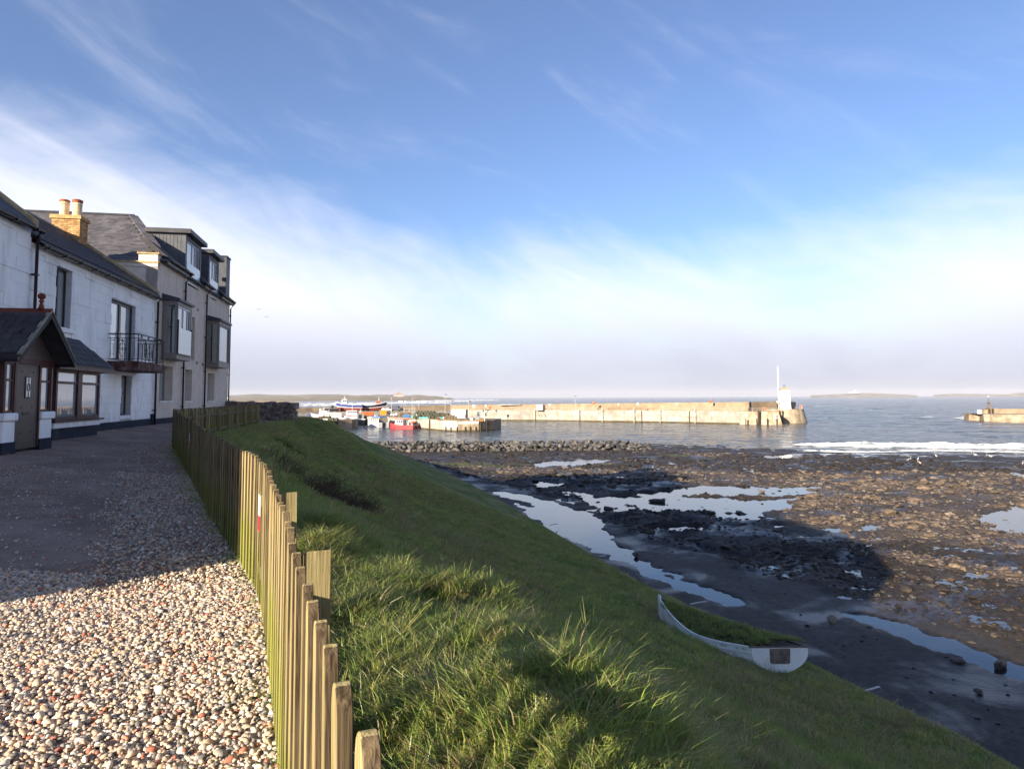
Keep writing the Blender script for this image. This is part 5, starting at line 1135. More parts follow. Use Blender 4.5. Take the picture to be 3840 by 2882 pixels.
o = MB().box(0,.75,-.06,0,-.9,.9).build('notice_board', M_concw, blk); o.location = at(2903,1562,b.y-.5)-blk.location
ws = thing('pier_steps', 'concrete stair flight between pier wall and landing block', 'steps', atz(2760,1590,SEA)); c0 = atz(2757,1588,SEA)
for k in range(9): prism_thing(MB().cbox(c0+Vector((1.6,3.5-.0,.25+k*.5)), (3.4,6.2-.55*k,.48), math.atan2(d.y,d.x)), 'step', M_conc2, ws)
railing([Vector((v.x,v.y,0)) for v in (a-nb_*.6+Vector((.3,0,0)), b-nb_*.6)], QZ+.06, 'landing_railing', 'steel railing on top of the landing block')
hd = Vector((97.6,250.0,SEA)); head = thing('harbour_pier_end', 'rounded battered stone pier head below the lighthouse', 'pier', hd)
MB().lathe([(9.6,-2),(9.2,0),(8.1,4.75),(8.0,4.9)], n=28).build('head_wall', M_conc2, head)
for an in (-112,-106): 
    v = Vector((math.cos(R_(an)),math.sin(R_(an)),0)); o = MB().box(-.15,.15,-.3,.0,-1,4.6).build('fender_post', M_fend, head); o.location = v*9.1; o.rotation_euler = (0,0,math.atan2(v.y,v.x)+math.pi/2)
MB().lathe([(8.02,4.6),(8.25,4.62),(8.2,4.95),(7.9,4.95)], n=28).build('head_coping', M_conc2, head)
prism_thing(MB().cbox((104.0,257.5,-3.9),(2.2,5,3.2),.3), 'head_parapet', M_para, head); prism_thing(MB().cbox((101.0,253.5,-3.4),(3.4,.3,3.1),.05), 'shelter_screen', M_blk, head)
for q in range(7):
    an = R_(-85+q*16); o = MB().box(-.04,.04,-.04,.04,4.9,6.0).build('rail_post', M_galv, head); o.location = Vector((math.cos(an),math.sin(an),0))*7.6
# lighthouse
lp = at(2943,1530,245); lz = -4.8; lh = thing('harbour_lighthouse', 'small white tapered lighthouse tower with shallow tan roof', 'lighthouse', (lp.x,lp.y,lz), R_(-14))
def sq(h, z): return [(-h,-h,z),(h,-h,z),(h,h,z),(-h,h,z)]
M_lhw = mat('lighthouse_paint', (.76,.76,.74), (.82,.82,.80), .6, .7, 4, .1, 6, .25)
MB().loft([sq(1.92,0),sq(1.86,.3),sq(1.50,6.9)]).build('tower', M_lhw, lh); MB().loft([sq(1.75,6.9),sq(1.78,7.05),sq(.9,7.55),sq(.12,7.85)]).build('roof', M_cope, lh)
dr = MB().box(-.15,.6,-1.93,-1.80,.05,2.0).build('door', M_galv, lh); MB().tube([(0,0,7.8),(0,0,8.7)], .05, 5).build('vane_rod', M_blk, lh); MB().tube([(.45*math.cos(t_),0,8.4+.3*math.sin(t_)) for t_ in np.linspace(0,6.28,13)], .04, 4).build('vane_ring', M_blk, lh)
MB().box(-.9,-.75,-1.72,-1.66,5.3,5.5).build('wall_lamp', M_blk, lh)
mp_ = at(2921,1528,243); ms = thing('signal_mast', 'tall white signal mast beside the lighthouse', 'mast', (mp_.x,mp_.y,-4.9)); MB().tube([(0,0,0),(0,0,15.2)], [.22,.16], 8).build('mast_pole', M_wht, ms, smooth=True); MB().tube([(0,0,15.2),(0,0,15.5)], .28, 8).build('mast_cap', M_galv, ms)
# middle jetty
jf = [atz(1345,1559,JZ), atz(1480,1564,JZ), atz(1600,1571,JZ), atz(1660,1615,SEA), atz(1717,1617,SEA), atz(1795,1616,SEA), atz(1851,1613,SEA)]
jet = thing('inner_jetty', 'cream concrete fishing jetty with rounded end and stacked gear', 'jetty', jf[4])
poly = [(p.x,p.y) for p in jf]+[(-3.5,213),(-20,228),(-36,262),(-62,266)]
prism_thing(MB().prism(poly, -12, JZ, 'z'), 'jetty_body', M_deck, jet)
for i, (p, q) in enumerate(zip(jf[:-1], jf[1:])):
    m_ = M_conc if i < 4 else M_conc2; panels(jet, p, q, JZ-.02, SEA+.35, 5.2, m_, .05, 1, seed=20+i)
    d_ = (q-p).normalized(); n_ = Vector((d_.y,-d_.x,0)); an = math.atan2(d_.y,d_.x); c = (p+q)/2
    o = MB().box(-(q-p).length/2,(q-p).length/2,-.13,.3,-.22,.06).build('jetty_edge', M_conc2, jet); o.location = Vector((c.x,c.y,JZ))-jet.location; o.rotation_euler = (0,0,an)
    o = MB().box(-(q-p).length/2,(q-p).length/2,-.11,.3,-1.5,.33).build('tide_band', M_weed, jet); o.location = Vector((c.x,c.y,SEA))-jet.location; o.rotation_euler = (0,0,an)
def jet_panel(x0, x1, zt, zb, m):
    def onj(x):
        for p, q in zip(jf[:-1], jf[1:]):
            k = (x-1920)/FPX; den = (q.x-p.x)-k*(q.y-p.y); t = (k*p.y-p.x)/den
            if -.001 <= t <= 1.001: return p+(q-p)*t
    A, B = onj(x0), onj(x1); d_ = (B-A).normalized(); n_ = Vector((d_.y,-d_.x,0)); A, B = A+n_*.10, B+n_*.10; c = (A+B)/2
    o = MB().box(-(B-A).length/2,(B-A).length/2,-.05,.10,zb,zt).build('render_patch', m, jet); o.location = Vector((c.x,c.y,0))-jet.location; o.rotation_euler = (0,0,math.atan2(d_.y,d_.x))
jet_panel(1668,1716,JZ-.25,-8.5,M_concw); jet_panel(1719,1794,JZ-.25,-7.6,M_concw)
for x in (1614,1802,1674,1693,1716,1744,1762,1783,1822,1839):
    for p, q in zip(jf[:-1], jf[1:]):
        k = (x-1920)/FPX; den = (q.x-p.x)-k*(q.y-p.y); t = (k*p.y-p.x)/den
        if 0 <= t <= 1:
            d_ = (q-p).normalized(); vert(jet, p+(q-p)*t, -11, JZ-.05 if x in (1614,1802,1822,1839) else -8.4, Vector((d_.y,-d_.x,0)), M_fend, .5 if x in (1614,1802) else .25, .3)
# left jetty
lj = [atz(1120,1618,SEA), atz(1262,1611,SEA), atz(1320,1609,SEA), atz(1333,1606,SEA)]
lj_ = thing('short_jetty', 'short brown stained concrete jetty behind the grass bank', 'jetty', lj[1]); prism_thing(MB().prism([(p.x,p.y) for p in lj]+[(-50,222),(-82,226)], -12, -6.8, 'z'), 'jetty_body', M_deck, lj_)
panels(lj_, lj[0], lj[1]-Vector((.5,0,0)), -6.8, SEA+.3, 6, M_conc2, .06, 1, seed=5); panels(lj_, lj[1]+Vector((.5,0,0)), lj[2], -6.8, SEA+.3, 6, M_conc2, .06, 1, seed=6); panels(lj_, lj[2], lj[3], -6.8, SEA+.3, 6, M_weed, .06, 1, seed=7)
vert(lj_, lj[1], -11, -6.9, Vector((.2,-.98,0)), M_fend, .8, .35)  # dark upright strip stands for the shaded slot between the panels, no fender
# right pier with its beacon
rp = [atz(3668,1577,SEA), atz(3690,1580,SEA), atz(3760,1582,SEA), atz(3920,1583,SEA), atz(4100,1584,SEA)]
rpr = thing('outer_breakwater', 'brown concrete breakwater pier at the right edge', 'pier', rp[1])
prism_thing(MB().loft([[(p.x,p.y,-12),(p.x,p.y,SEA+2.7),(p.x+.5,p.y+9,SEA+2.7),(p.x+.5,p.y+9,-12)] for p in rp]), 'lower_wall', M_conc2, rpr)
for i in range(1,4): panels(rpr, rp[i], rp[i+1], SEA+2.65, SEA+.3, 5, M_conc2, .05, 2, seed=40+i)
up = [at(3692,1556,262), at(3722,1556,261), at(3850,1556,258), at(4100,1556,254)]
prism_thing(MB().loft([[(p.x,p.y,SEA+2.6),(p.x,p.y,zt),(p.x+.3,p.y+4,zt),(p.x+.3,p.y+4,SEA+2.6)] for p, zt in zip(up, (-5.8,-5.2,-5.35,-5.4))]), 'upper_wall', M_para, rpr)
for x_ in (3704,3716): o = MB().box(-.35,.35,-.4,0,SEA+2.6,-5.0).build('buttress', M_fend, rpr); o.location = Vector((at(x_,1550,262).x,261.2,0))-rpr.location
cp = at(3674,1557,257); cb_ = thing('white_bollard_block', 'white tapered block on the tip of outer breakwater', 'block', (cp.x,cp.y,SEA+2.7)); MB().lathe([(.85,0),(.8,.6),(.62,1.5),(.55,1.55)], n=14).build('block', M_wht, cb_)
bp_ = at(3708,1533,262); be = thing('beacon_frame', 'rusty tripod beacon mast on the outer breakwater', 'beacon', (bp_.x,bp_.y,-5.2))
M_rust = mat('rusty_steel', (.12,.06,.03), (.24,.14,.08), .9, 3, 5, .3, 12, .2)
for k in range(3): an = R_(90+120*k); MB().tube([(1.1*math.cos(an),1.1*math.sin(an),0),(0,0,2.6)], .10, 5).build('leg', M_rust, be)
MB().tube([(0,0,0),(0,0,4.4)], .12, 6).build('mast_pole', M_rust, be); MB().box(-.35,.35,-.35,.35,2.0,2.3).build('platform', M_fend, be); MB().lathe([(.15,4.4),(.2,4.5),(.2,4.8),(.05,4.95)], n=8).build('lamp', M_wht, be); MB().box(-1.4,1.4,-1.2,1.2,-.12,.02).build('base_slab', M_para, be)

# ------------------------------------------------------------------ boats
def make_boat(name, label, pos, head, L, B, hh, hullm, topm, cab, group, bottom=None, keelz=-.5, mast=0, extras=None, cabm=None, roofm=None, stern_open=False, fs=.3):
    t = thing(name, label, 'boat', pos, head, group)      # local +x is the bow
    def sec(u, zs_):
        b = B/2*(1-max(0,(u-.45)/.55)**2.4)*(.86+.14*min(1,u*3)); sh = hh*(1+fs*max(0,(u-.3)/.7)**2)
        out = []
        for f in zs_:
            z = keelz+(sh-keelz)*f; w = b*(.55+.45*f**.55)*(1 if u < .97 else .6); x = (u-.5)*L+(.10*L*f*max(0,(u-.7)/.3))
            out.append((x,w,z))
        return out
    def shell(f0, f1, m, nm, ex=0.0):
        fsn = np.linspace(f0,f1,4); secs = []
        for u in np.linspace(0,1,13):
            p = sec(u, fsn); secs.append([(x,w+ex,z) for x,w,z in p]+[(x,-w-ex,z) for x,w,z in p[::-1]])
        return MB().loft(secs).build(nm, m, t, smooth=False)
    if bottom: shell(0,.45,bottom,'hull_bottom'); shell(.45,.52,M_wht,'boot_stripe',.01); shell(.52,.92,hullm,'hull'); shell(.92,1.0,topm,'gunwale',.03)
    else: shell(0,.9,hullm,'hull'); shell(.9,1.0,topm,'gunwale',.03)
    if cab:
        u0, u1, w, ch = cab; cm_ = cabm or M_cab; x0, x1 = (u0-.5)*L, (u1-.5)*L; z0 = hh-.1
        c = MB().loft([[(x0,-w/2,z0),(x1,-w/2,z0),(x1,w/2,z0),(x0,w/2,z0)],[(x0,-w/2,z0+ch*.55),(x1-.1,-w/2,z0+ch*.55),(x1-.1,w/2,z0+ch*.55),(x0,w/2,z0+ch*.55)],[(x0+.05,-w/2+.08,z0+ch),(x1-.35,-w/2+.08,z0+ch),(x1-.35,w/2-.08,z0+ch),(x0+.05,w/2-.08,z0+ch)]]).build('wheelhouse', cm_, t)
        MB().box(x0-.15,x1-.2,-w/2-.02,w/2+.02,z0+ch,z0+ch+.09).build('wheelhouse_roof', roofm or cm_, c)
        k = max(2,int((x1-x0)/.8))
        for i in range(k):
            a = x0+.12+(x1-x0-.5)*i/k; b = a+(x1-x0-.5)/k-.12
            for sg in (-1,1): MB().box(a,b,sg*(w/2-.01)-.04,sg*(w/2-.01)+.012,z0+ch*.55,z0+ch*.9).build('cabin_window', M_cgls, c)
        MB().box(x1-.35,x1-.17,-w/2+.15,w/2-.15,z0+ch*.55,z0+ch*.88).build('windscreen', M_cgls, c); MB().box(x0-.02,x0+.06,-w/4,w/4,z0+.2,z0+ch*.85).build('cabin_door', M_cgls, c)
        if mast: MB().tube([((x0+x1)/2,0,z0+ch),((x0+x1)/2,0,z0+ch+mast)], .05, 5).build('mast', M_wht, t); MB().tube([((x0+x1)/2,-.5,z0+ch+mast*.6),((x0+x1)/2,.5,z0+ch+mast*.6)], .035, 5).build('aerial_bar', M_wht, t); MB().box((x0+x1)/2-.25,(x0+x1)/2+.25,-.5,.5,z0+ch+mast*.35,z0+ch+mast*.45).build('radar', M_wht, t)
    return t
def ball(t, p, r, m, nm='buoy'): return MB().lathe([(.02*r,-r),(.6*r,-.8*r),(.95*r,-.3*r),(.95*r,.3*r),(.6*r,.8*r),(.02*r,r)], p, 8).build(nm, m, t, smooth=True)
gB = 'boats moored in the harbour'
# red catamaran
rc = Vector((atz(1519,1606,SEA).x,213.5,SEA)); t = thing('red_workboat', 'red hulled catamaran workboat moored by the jetty', 'boat', rc, R_(158), gB)
for sg in (-1,1):
    MB().loft([[(x,sg*1.25-w,-.5),(x,sg*1.25-w*1.05,zt),(x,sg*1.25+w*1.05,zt),(x,sg*1.25+w,-.5)] for x,w,zt in ((-4.2,.62,1.15),(-1,.64,1.2),(2,.6,1.4),(3.6,.35,1.7),(4.3,.05,1.9))]).build('hull', M_redp, t)
MB().box(-4.1,3.2,-1.9,1.9,.85,1.2).build('bridge_deck', M_redp, t); MB().box(-4.25,-3.9,-1.9,1.9,1.1,1.3).build('stern_rail', M_gry, t)
c = MB().loft([[(-.4,-1.5,1.2),(2.6,-1.5,1.2),(2.6,1.5,1.2),(-.4,1.5,1.2)],[(-.4,-1.45,2.9),(2.0,-1.45,2.9),(2.0,1.45,2.9),(-.4,1.45,2.9)]]).build('wheelhouse', M_cab, t); MB().box(-2.0,2.2,-1.65,1.65,2.9,3.05).build('wheelhouse_roof', M_redp, c)
for a_, b_ in ((-.3,.4),(.55,1.2),(1.35,1.9)):
    for sg in (-1,1): MB().box(a_,b_,sg*1.46-.03,sg*1.46+.03,1.95,2.65).build('cabin_window', M_cgls, c)
for sg in (-1,1): MB().tube([(-1.9,sg*1.5,1.2),(-1.9,sg*1.5,2.9)], .05, 5).build('roof_post', M_wht, t); MB().tube([(-3.9,sg*1.7,1.2),(-3.9,sg*1.7,2.0),(-2.2,sg*1.7,2.0)], .04, 5).build('guard_rail', M_galv, t)
for k in range(9): ball(t, (-2.4-.35*(k % 4), -1.0+.5*(k//2), 1.7+.3*(k % 2)), .30, M_org if k % 3 == 0 else M_redp)
MB().box(-3.4,-2.6,-.2,.7,1.2,1.9).build('deck_box', M_gry, t); MB().box(-1.6,-1.0,-.9,-.3,1.2,2.1).build('hauler', M_teal, t)
# white catamaran with blue top
wc = Vector((atz(1418,1600,SEA).x,227,SEA)); t = thing('white_tour_boat', 'white catamaran tour boat with blue canopy roof', 'boat', wc, R_(128), gB)
for sg in (-1,1): MB().loft([[(x,sg*1.2-w,-.5),(x,sg*1.2-w*1.1,zt),(x,sg*1.2+w*1.1,zt),(x,sg*1.2+w,-.5)] for x,w,zt in ((-4.4,.6,1.5),(-1,.64,1.55),(2,.6,1.8),(3.8,.35,2.2),(4.6,.05,2.5))]).build('hull', M_cab, t)
MB().box(-4.0,3.4,-1.8,1.8,1.0,1.6).build('bridge_deck', M_cab, t)
for k in range(5): MB().prism([(-1.75,1.6),(-1.75,2.7),(-1.3,3.35),(1.3,3.35),(1.75,2.7),(1.75,1.6),(1.6,1.6),(1.6,2.65),(1.2,3.2),(-1.2,3.2),(-1.6,2.65),(-1.6,1.6)], -3.9+1.35*k, -3.4+1.35*k, 'x').build('canopy_hoop', M_cab, t)
MB().prism([(-1.4,3.3),(1.4,3.3),(1.1,3.5),(-1.1,3.5)], -4.0, 2.2, 'x').build('canopy_roof', M_blue, t); MB().box(-3.9,1.6,-1.6,1.6,1.6,3.1).build('cabin_glazing', M_cgls, t); MB().loft([[(1.8,-1.5,1.6),(3.6,-1.0,1.7),(3.6,1.0,1.7),(1.8,1.5,1.6)],[(1.6,-1.4,3.2),(2.2,-1.1,3.2),(2.2,1.1,3.2),(1.6,1.4,3.2)]]).build('wheelhouse', M_cab, t)
MB().tube([(1.2,0,3.4),(1.2,0,5.0)], .06, 5).build('mast', M_galv, t); MB().tube([(1.2,-.8,4.4),(1.2,.8,4.4)], .05, 5).build('aerial_bar', M_galv, t); MB().box(.9,1.5,-.5,.5,3.6,3.9).build('radar', M_wht, t); MB().box(-4.5,-4.2,-.5,.5,.2,1.6).build('outboard', M_blk, t)
ball(t, (3.6,-1.6,.9), .35, M_redp, 'fender'); ball(t, (4.0,-1.1,1.1), .3, M_redp, 'fender')
make_boat('navy_launch', 'navy blue launch with white waterline moored beside short jetty', Vector((atz(1352,1592,SEA).x,246,SEA)), R_(100), 8.5, 4.2, 2.2, M_navyh, M_wht, (.25,.6,2.6,2.0), gB, mast=1.6, cabm=M_gry)
make_boat('white_cruiser', 'white cruiser with a row of dark side windows behind short jetty', Vector((atz(1298,1590,SEA).x+.2,236,SEA+.2)), R_(166), 9.0, 3.6, 2.7, M_cab, M_wht, (.2,.85,2.4,1.5), gB, mast=.8)
make_boat('white_motor_boat', 'white motor boat with red cabin stripe, left of the windowed cruiser', Vector((atz(1268,1590,SEA).x,240,SEA+.2)), R_(160), 8.0, 3.4, 2.5, M_cab, M_redp, (.3,.75,2.2,1.8), gB, mast=1.2)
make_boat('white_motor_boat', 'small white motor boat farthest left in the harbour', Vector((atz(1245,1590,SEA).x-1,246,SEA+.3)), R_(170), 8.5, 3.4, 3.0, M_cab, M_wht, (.35,.7,2.2,1.7), gB, mast=1.6)
make_boat('white_ferry', 'white boat with bright red wheelhouse mast behind navy launch', Vector((atz(1325,1590,SEA).x,249,SEA+.2)), R_(175), 9, 3.6, 3.0, M_cab, M_redp, (.25,.7,2.4,2.0), gB, mast=2.4, roofm=M_redp)
make_boat('orange_rescue_boat', 'long orange inflatable boat lying against far quay', Vector((at(1360,1545,262).x,259,-6.4)), R_(187), 9.5, 2.8, 1.0, M_org, M_org, None, gB)
gQ = 'boats ashore on the far quay'
make_boat('blue_fishing_boat', 'blue hulled fishing boat with white wheelhouse ashore on the quay', Vector((at(1316,1530,268).x,267,-4.9)), R_(182), 9.6, 3.6, 2.3, M_bluh, M_wht, (.62,.85,2.2,2.0), gQ, bottom=M_oxide, keelz=-.1, mast=1.6, fs=.45)
make_boat('black_fishing_boat', 'black and red fishing boat with orange wheelhouse ashore on the quay', Vector((at(1400,1530,272).x,270,-4.9)), R_(4), 9.8, 3.6, 2.0, M_navyh, M_wht, (.66,.86,2.0,1.6), gQ, bottom=M_oxide, keelz=-.1, mast=1.6, cabm=M_org, fs=.7)
for x, lb in ((1285,'left'),(1345,'middle'),(1372,'inner'),(1430,'right')):
    p = at(x,1537,268); o = MB().box(-.25,.25,-1.2,1.2,0,.55).build('keel_block', M_fend); o.location = (p.x,268,QZ); tag(o, 'timber keel block under the boats ashore, %s one' % lb, 'block', 'keel blocks on the quay')
make_boat('dark_rib', 'small dark inflatable on a trailer left of blue boat', Vector((at(1242,1540,262).x,262.5,-4.9)), R_(190), 5.4, 2.2, .9, M_blk, M_gry, (.35,.55,1.2,1.2), gQ, cabm=M_blk)

# ------------------------------------------------------------------ gear on jetty and quay
def on_j(x, y): return atz(x, y, JZ)
def crate_thing(name, label, cat, p, size, m, rz=0.0, lidm=None, group=None, bev=.05):
    t = thing(name, label, cat, p, rz, group); a, b, c = size; w = .06
    MB().box(-a/2,a/2,-b/2,b/2,0,c).build('body', m, t, bevel=bev)
    MB().box(-a/2-.04,a/2+.04,-b/2-.04,b/2+.04,c-.12*c,c+.02).build('rim' if lidm is None else 'lid', lidm or m, t)
    return t
ct = thing('white_container', 'white box container standing on the inner jetty', 'container', on_j(1727,1569), R_(-14))
MB().box(-2.6,2.0,-1.2,1.2,.15,2.75).build('box', M_wht, ct); MB().box(2.0,2.03,-1.1,1.1,.25,2.65).build('end_door', M_gry, ct)
for x_ in (-2.6,1.9): 
    for y_ in (-1.22,1.14): MB().box(x_,x_+.1,y_,y_+.08,0,2.8).build('corner_post', M_galv, ct)
MB().box(-2.62,2.02,-1.23,1.23,2.75,2.85).build('roof', M_wht, ct)
def creels(label, x, y, nx, nz, seed, m, sz=(.95,.6,.5), group='stacks of creels on the jetties', z=None):
    p = on_j(x,y) if z is None else atz(x,y,z); r = random.Random(seed); t = thing('creel_stack', label, 'creels', p, r.uniform(-.15,.15), group)
    hoop = MB().prism([(-.5,0),(-.5,.45),(-.35,.85),(0,1.0),(.35,.85),(.5,.45),(.5,0)], -.5, .5, 'y').mesh('creel_shape'); hoop.materials.append(m)
    for k in range(nz):
        n_ = nx-k//2
        for i in range(n_):
            for j in range(2):
                o = link('creel', hoop, t); o.location = ((i-(n_-1)/2)*sz[0]*1.03+r.uniform(-.08,.08), (j-.5)*sz[1]*1.5+r.uniform(-.1,.1), k*sz[2]*.96); o.scale = (sz[0]*r.uniform(.9,1.05),sz[1]*1.4,sz[2]); o.rotation_euler = (r.gauss(0,.06),r.gauss(0,.06),r.gauss(0,.15))
    return t
creels('tall stack of green creels at left of the white container', 1596,1569, 8, 5, 1, M_net); creels('green creel stack beside the tall one on inner jetty', 1640,1570, 6, 4, 2, M_net); creels('low dark creel stack on inner jetty next to pink buoy', 1662,1566, 5, 3, 3, M_net)
creels('brown heap of netted pots before the white container', 1690,1573, 4, 3, 4, M_rope); creels('brown net pots under the grey hoist', 1728,1575, 4, 1, 5, M_rope); creels('stack of creels on quay behind steel frame', 1520,1561, 5, 3, 6, M_rope)
creels('creels on the left end of short jetty', 1195,1577, 5, 2, 7, M_net, z=-6.8); creels('creels on short jetty beside the white rail', 1222,1577, 4, 3, 8, M_net, z=-6.8); creels('dark creels on the right of short jetty', 1250,1577, 3, 2, 9, M_net, z=-6.8)
def tub(name, label, x, y, r, h, m, z=JZ):
    t = thing(name, label, 'tub', atz(x,y,z)); MB().lathe([(r*.85,0),(r,h*.1),(r,h*.9),(r*1.06,h*.92),(r*1.06,h)], n=12).build('body', m, t); MB().lathe([(r*.9,h),(r*.9,h+.02)], n=12).build('lid', m, t)
tub('blue_barrel', 'blue plastic barrel among the green creels', 1592,1564,.55,1.5,M_blue); crate_thing('fish_bin', 'blue fish bin right of the steel frame', 'bin', on_j(1524,1563), (2.0,1.2,.75), M_blue, .1); crate_thing('turquoise_skiff', 'flat turquoise skiff lying before the creels', 'skiff', on_j(1600,1570), (4.6,1.3,.55), M_teal, -.08); crate_thing('teal_crate', 'teal crate between the blue fish bin and person', 'crate', on_j(1550,1566), (1.3,1.0,.8), M_teal, .2); crate_thing('teal_crate', 'teal crate beside the pink buoys by container', 'crate', on_j(1656,1570), (2.2,1.0,.6), M_teal, .1)
crate_thing('white_fish_box', 'white fish box next to teal crate by container', 'box', on_j(1665,1571), (.65,.6,.7), M_wht, .1); crate_thing('white_fish_box', 'white bin with black lid right of the container', 'bin', on_j(1768,1574), (.9,.8,.85), M_wht, 0, M_blk); crate_thing('grey_box', 'grey winch box near the jetty end', 'box', on_j(1790,1574), (1.3,.9,1.2), M_gry, 0); crate_thing('winch', 'dark winch on grey base at the jetty end', 'winch', on_j(1794,1567), (.7,.5,1.9), M_gry, .1, M_blk)
o = thing('pink_buoy', 'pink buoy at the left end of the teal crate', 'buoy', on_j(1643,1571)+Vector((0,0,.3))); ball(o, (0,0,0), .36, M_redp, 'float'); o = thing('lifebuoy', 'red lifebuoy hung on the white container', 'lifebuoy', on_j(1741,1572)+Vector((0,-.6,.9)))
def torus(t, r, rr_, m, nm='ring', z=0.0): MB().tube([(r*math.cos(a),0,z+r*math.sin(a)) for a in np.linspace(0,2*math.pi,17)], rr_, 6).build(nm, m, t)
torus(o, .34, .12, M_redp)
yb = thing('yellow_fender_rings', 'pair of yellow rings on the jetty edge', 'rings', on_j(1799,1577)+Vector((0,-.3,.15))); torus(yb, .28, .10, M_yel); torus(yb, .28, .10, M_yel, 'ring', .0); yb.children[1].location.x = .62
dv_ = thing('davit_crane', 'grey hand davit crane at the end of inner jetty', 'crane', on_j(1817,1578)); MB().tube([(0,0,0),(0,0,3.1)], .14, 6).build('post', M_wht, dv_); MB().tube([(0,0,3.05),(1.7,0,3.15)], .09, 6).build('jib', M_blk, dv_); MB().tube([(.1,0,1.8),(1.2,0,3.1)], .06, 5).build('brace', M_blk, dv_); MB().box(.25,.55,-.15,.15,1.3,2.3).build('winch', M_blk, dv_)
sk = thing('yellow_skip', 'yellow ochre skip on the quay behind the tour boat', 'skip', atz(1437,1556,JZ), R_(12)); MB().prism([(-1.0,0),(1.0,0),(1.35,1.9),(-1.35,1.9)], -.8, .8, 'y').build('body', M_yel, sk); MB().box(-1.42,1.42,-.86,.86,1.86,1.98).build('rim', M_yel, sk); MB().box(-1.25,1.25,-.7,.7,1.75,1.87).build('load', M_rope, sk)
vn = thing('dark_van', 'dark van parked on the quay near the yellow skip', 'van', (at(1484,1545,264).x,263,QZ), R_(-10)); MB().prism([(-2.4,.35),(2.4,.35),(2.4,1.1),(1.7,1.35),(1.1,2.2),(-2.4,2.2)], -.95, .95, 'y').build('body', M_navyh, vn, bevel=.06)
for x_ in (-1.5,1.5):
    for y_ in (-.95,.8): w_ = MB().tube([(x_,y_,.35),(x_,y_+.18,.35)], .36, 12).build('wheel', M_blk, vn)
MB().prism([(1.15,1.4),(1.62,1.4),(1.15,2.05)], -.97, .97, 'y').build('cab_window', M_cgls, vn); MB().box(-2.2,.9,-.97,-.955,1.4,1.95).build('side_window', M_cgls, vn)
vn2 = thing('white_car', 'white car parked left of the dark van', 'car', (at(1452,1545,262).x,261.5,QZ), R_(-8)); MB().prism([(-2.0,.3),(2.0,.3),(2.0,.85),(1.1,1.0),(.6,1.5),(-1.2,1.5),(-1.9,1.0)], -.85, .85, 'y').build('body', M_wht, vn2, bevel=.06); MB().prism([(-1.1,1.02),(.95,1.02),(.5,1.42),(-1.05,1.42)], -.87, .87, 'y').build('window_band', M_cgls, vn2)
for x_ in (-1.3,1.25):
    for y_ in (-.87,.72): MB().tube([(x_,y_,.3),(x_,y_+.16,.3)], .31, 12).build('wheel', M_blk, vn2)
fr = thing('scaffold_rack', 'open steel scaffold frame on jetty behind the fish bin', 'frame', atz(1535,1560,JZ))
for x_ in (-1.9,0,1.9):
    for y_ in (-.8,.8): MB().tube([(x_,y_,0),(x_,y_,3.2 if x_ else 2.6)], .07, 5).build('upright', M_galv, fr)
for z_ in (1.4,2.6): 
    for y_ in (-.8,.8): MB().tube([(-1.9,y_,z_),(1.9,y_,z_)], .06, 5).build('rail', M_galv, fr)
for k, (x, y, r) in enumerate(((1477,1558,.5),(1487,1556,.55),(1498,1558,.45),(1468,1557,.45))):
    t = thing('white_bag', 'bulging white net bag on the jetty, %s in the row' % ('second','third','last','first')[k], 'bag', atz(x,y,JZ), 0, 'white net bags'); MB().lathe([(r*.8,0),(r,r*.5),(r*.8,r*1.1),(r*.3,r*1.4),(r*.2,r*1.6)], n=9).build('bag', M_wht, t, smooth=True)
t = thing('white_rail_barrier', 'low white barrier on the short jetty', 'barrier', atz(1198,1580,-6.8)); MB().box(-2.3,2.3,-.06,.06,.35,.85).build('panel', M_wht, t); MB().box(-2.2,-2.0,-.1,.1,0,.35).build('foot', M_gry, t); MB().box(2.0,2.2,-.1,.1,0,.35).build('foot', M_gry, t)
t = thing('blue_chair_lift', 'blue hoist seat at the left of the harbour', 'hoist', atz(1157,1572,-6.8)); MB().box(-.4,.4,-.4,.4,.5,1.7).build('cover', M_bluh, t); MB().box(.6,.75,-.1,.1,0,2.2).build('post', M_gry, t); MB().box(-.5,.7,-.3,.3,0,.5).build('base', M_wht, t)
def lamp(label, x, ytop, ybase, Y, arm, m=None):
    b = at(x,ybase,Y); h = at(x,ytop,Y).z-b.z; t = thing('lamp_post', label, 'lamp post', b, 0, 'lamp posts on the quays'); m = m or M_galv
    MB().tube([(0,0,0),(0,0,h)], [.11,.08], 6).build('pole', m, t); MB().tube([(0,0,h),(arm*.5,0,h+.18),(arm,0,h+.15)], .05, 5).build('arm', m, t); MB().box(arm-.35,arm+.35,-.15,.15,h+.05,h+.25).build('lantern', M_blk, t)
lamp('tall lamp post behind the green creels', 1669,1480,1563,222,.3); lamp('lamp post left of the white container', 1691,1505,1560,222,.6); lamp('lamp post before the white container end', 1757,1506,1568,208,.5); lamp('lamp post with drooping lantern on the quay', 1546,1493,1560,236,-.9); lamp('thin pole at the yellow skip', 1468,1485,1550,244,.1); lamp('short lamp post on the parapet behind the frame', 1571,1508,1535,276,.2); lamp('lamp post on the middle of the pier', 2157,1486,1523,275,.2)
M_lbo = M_org
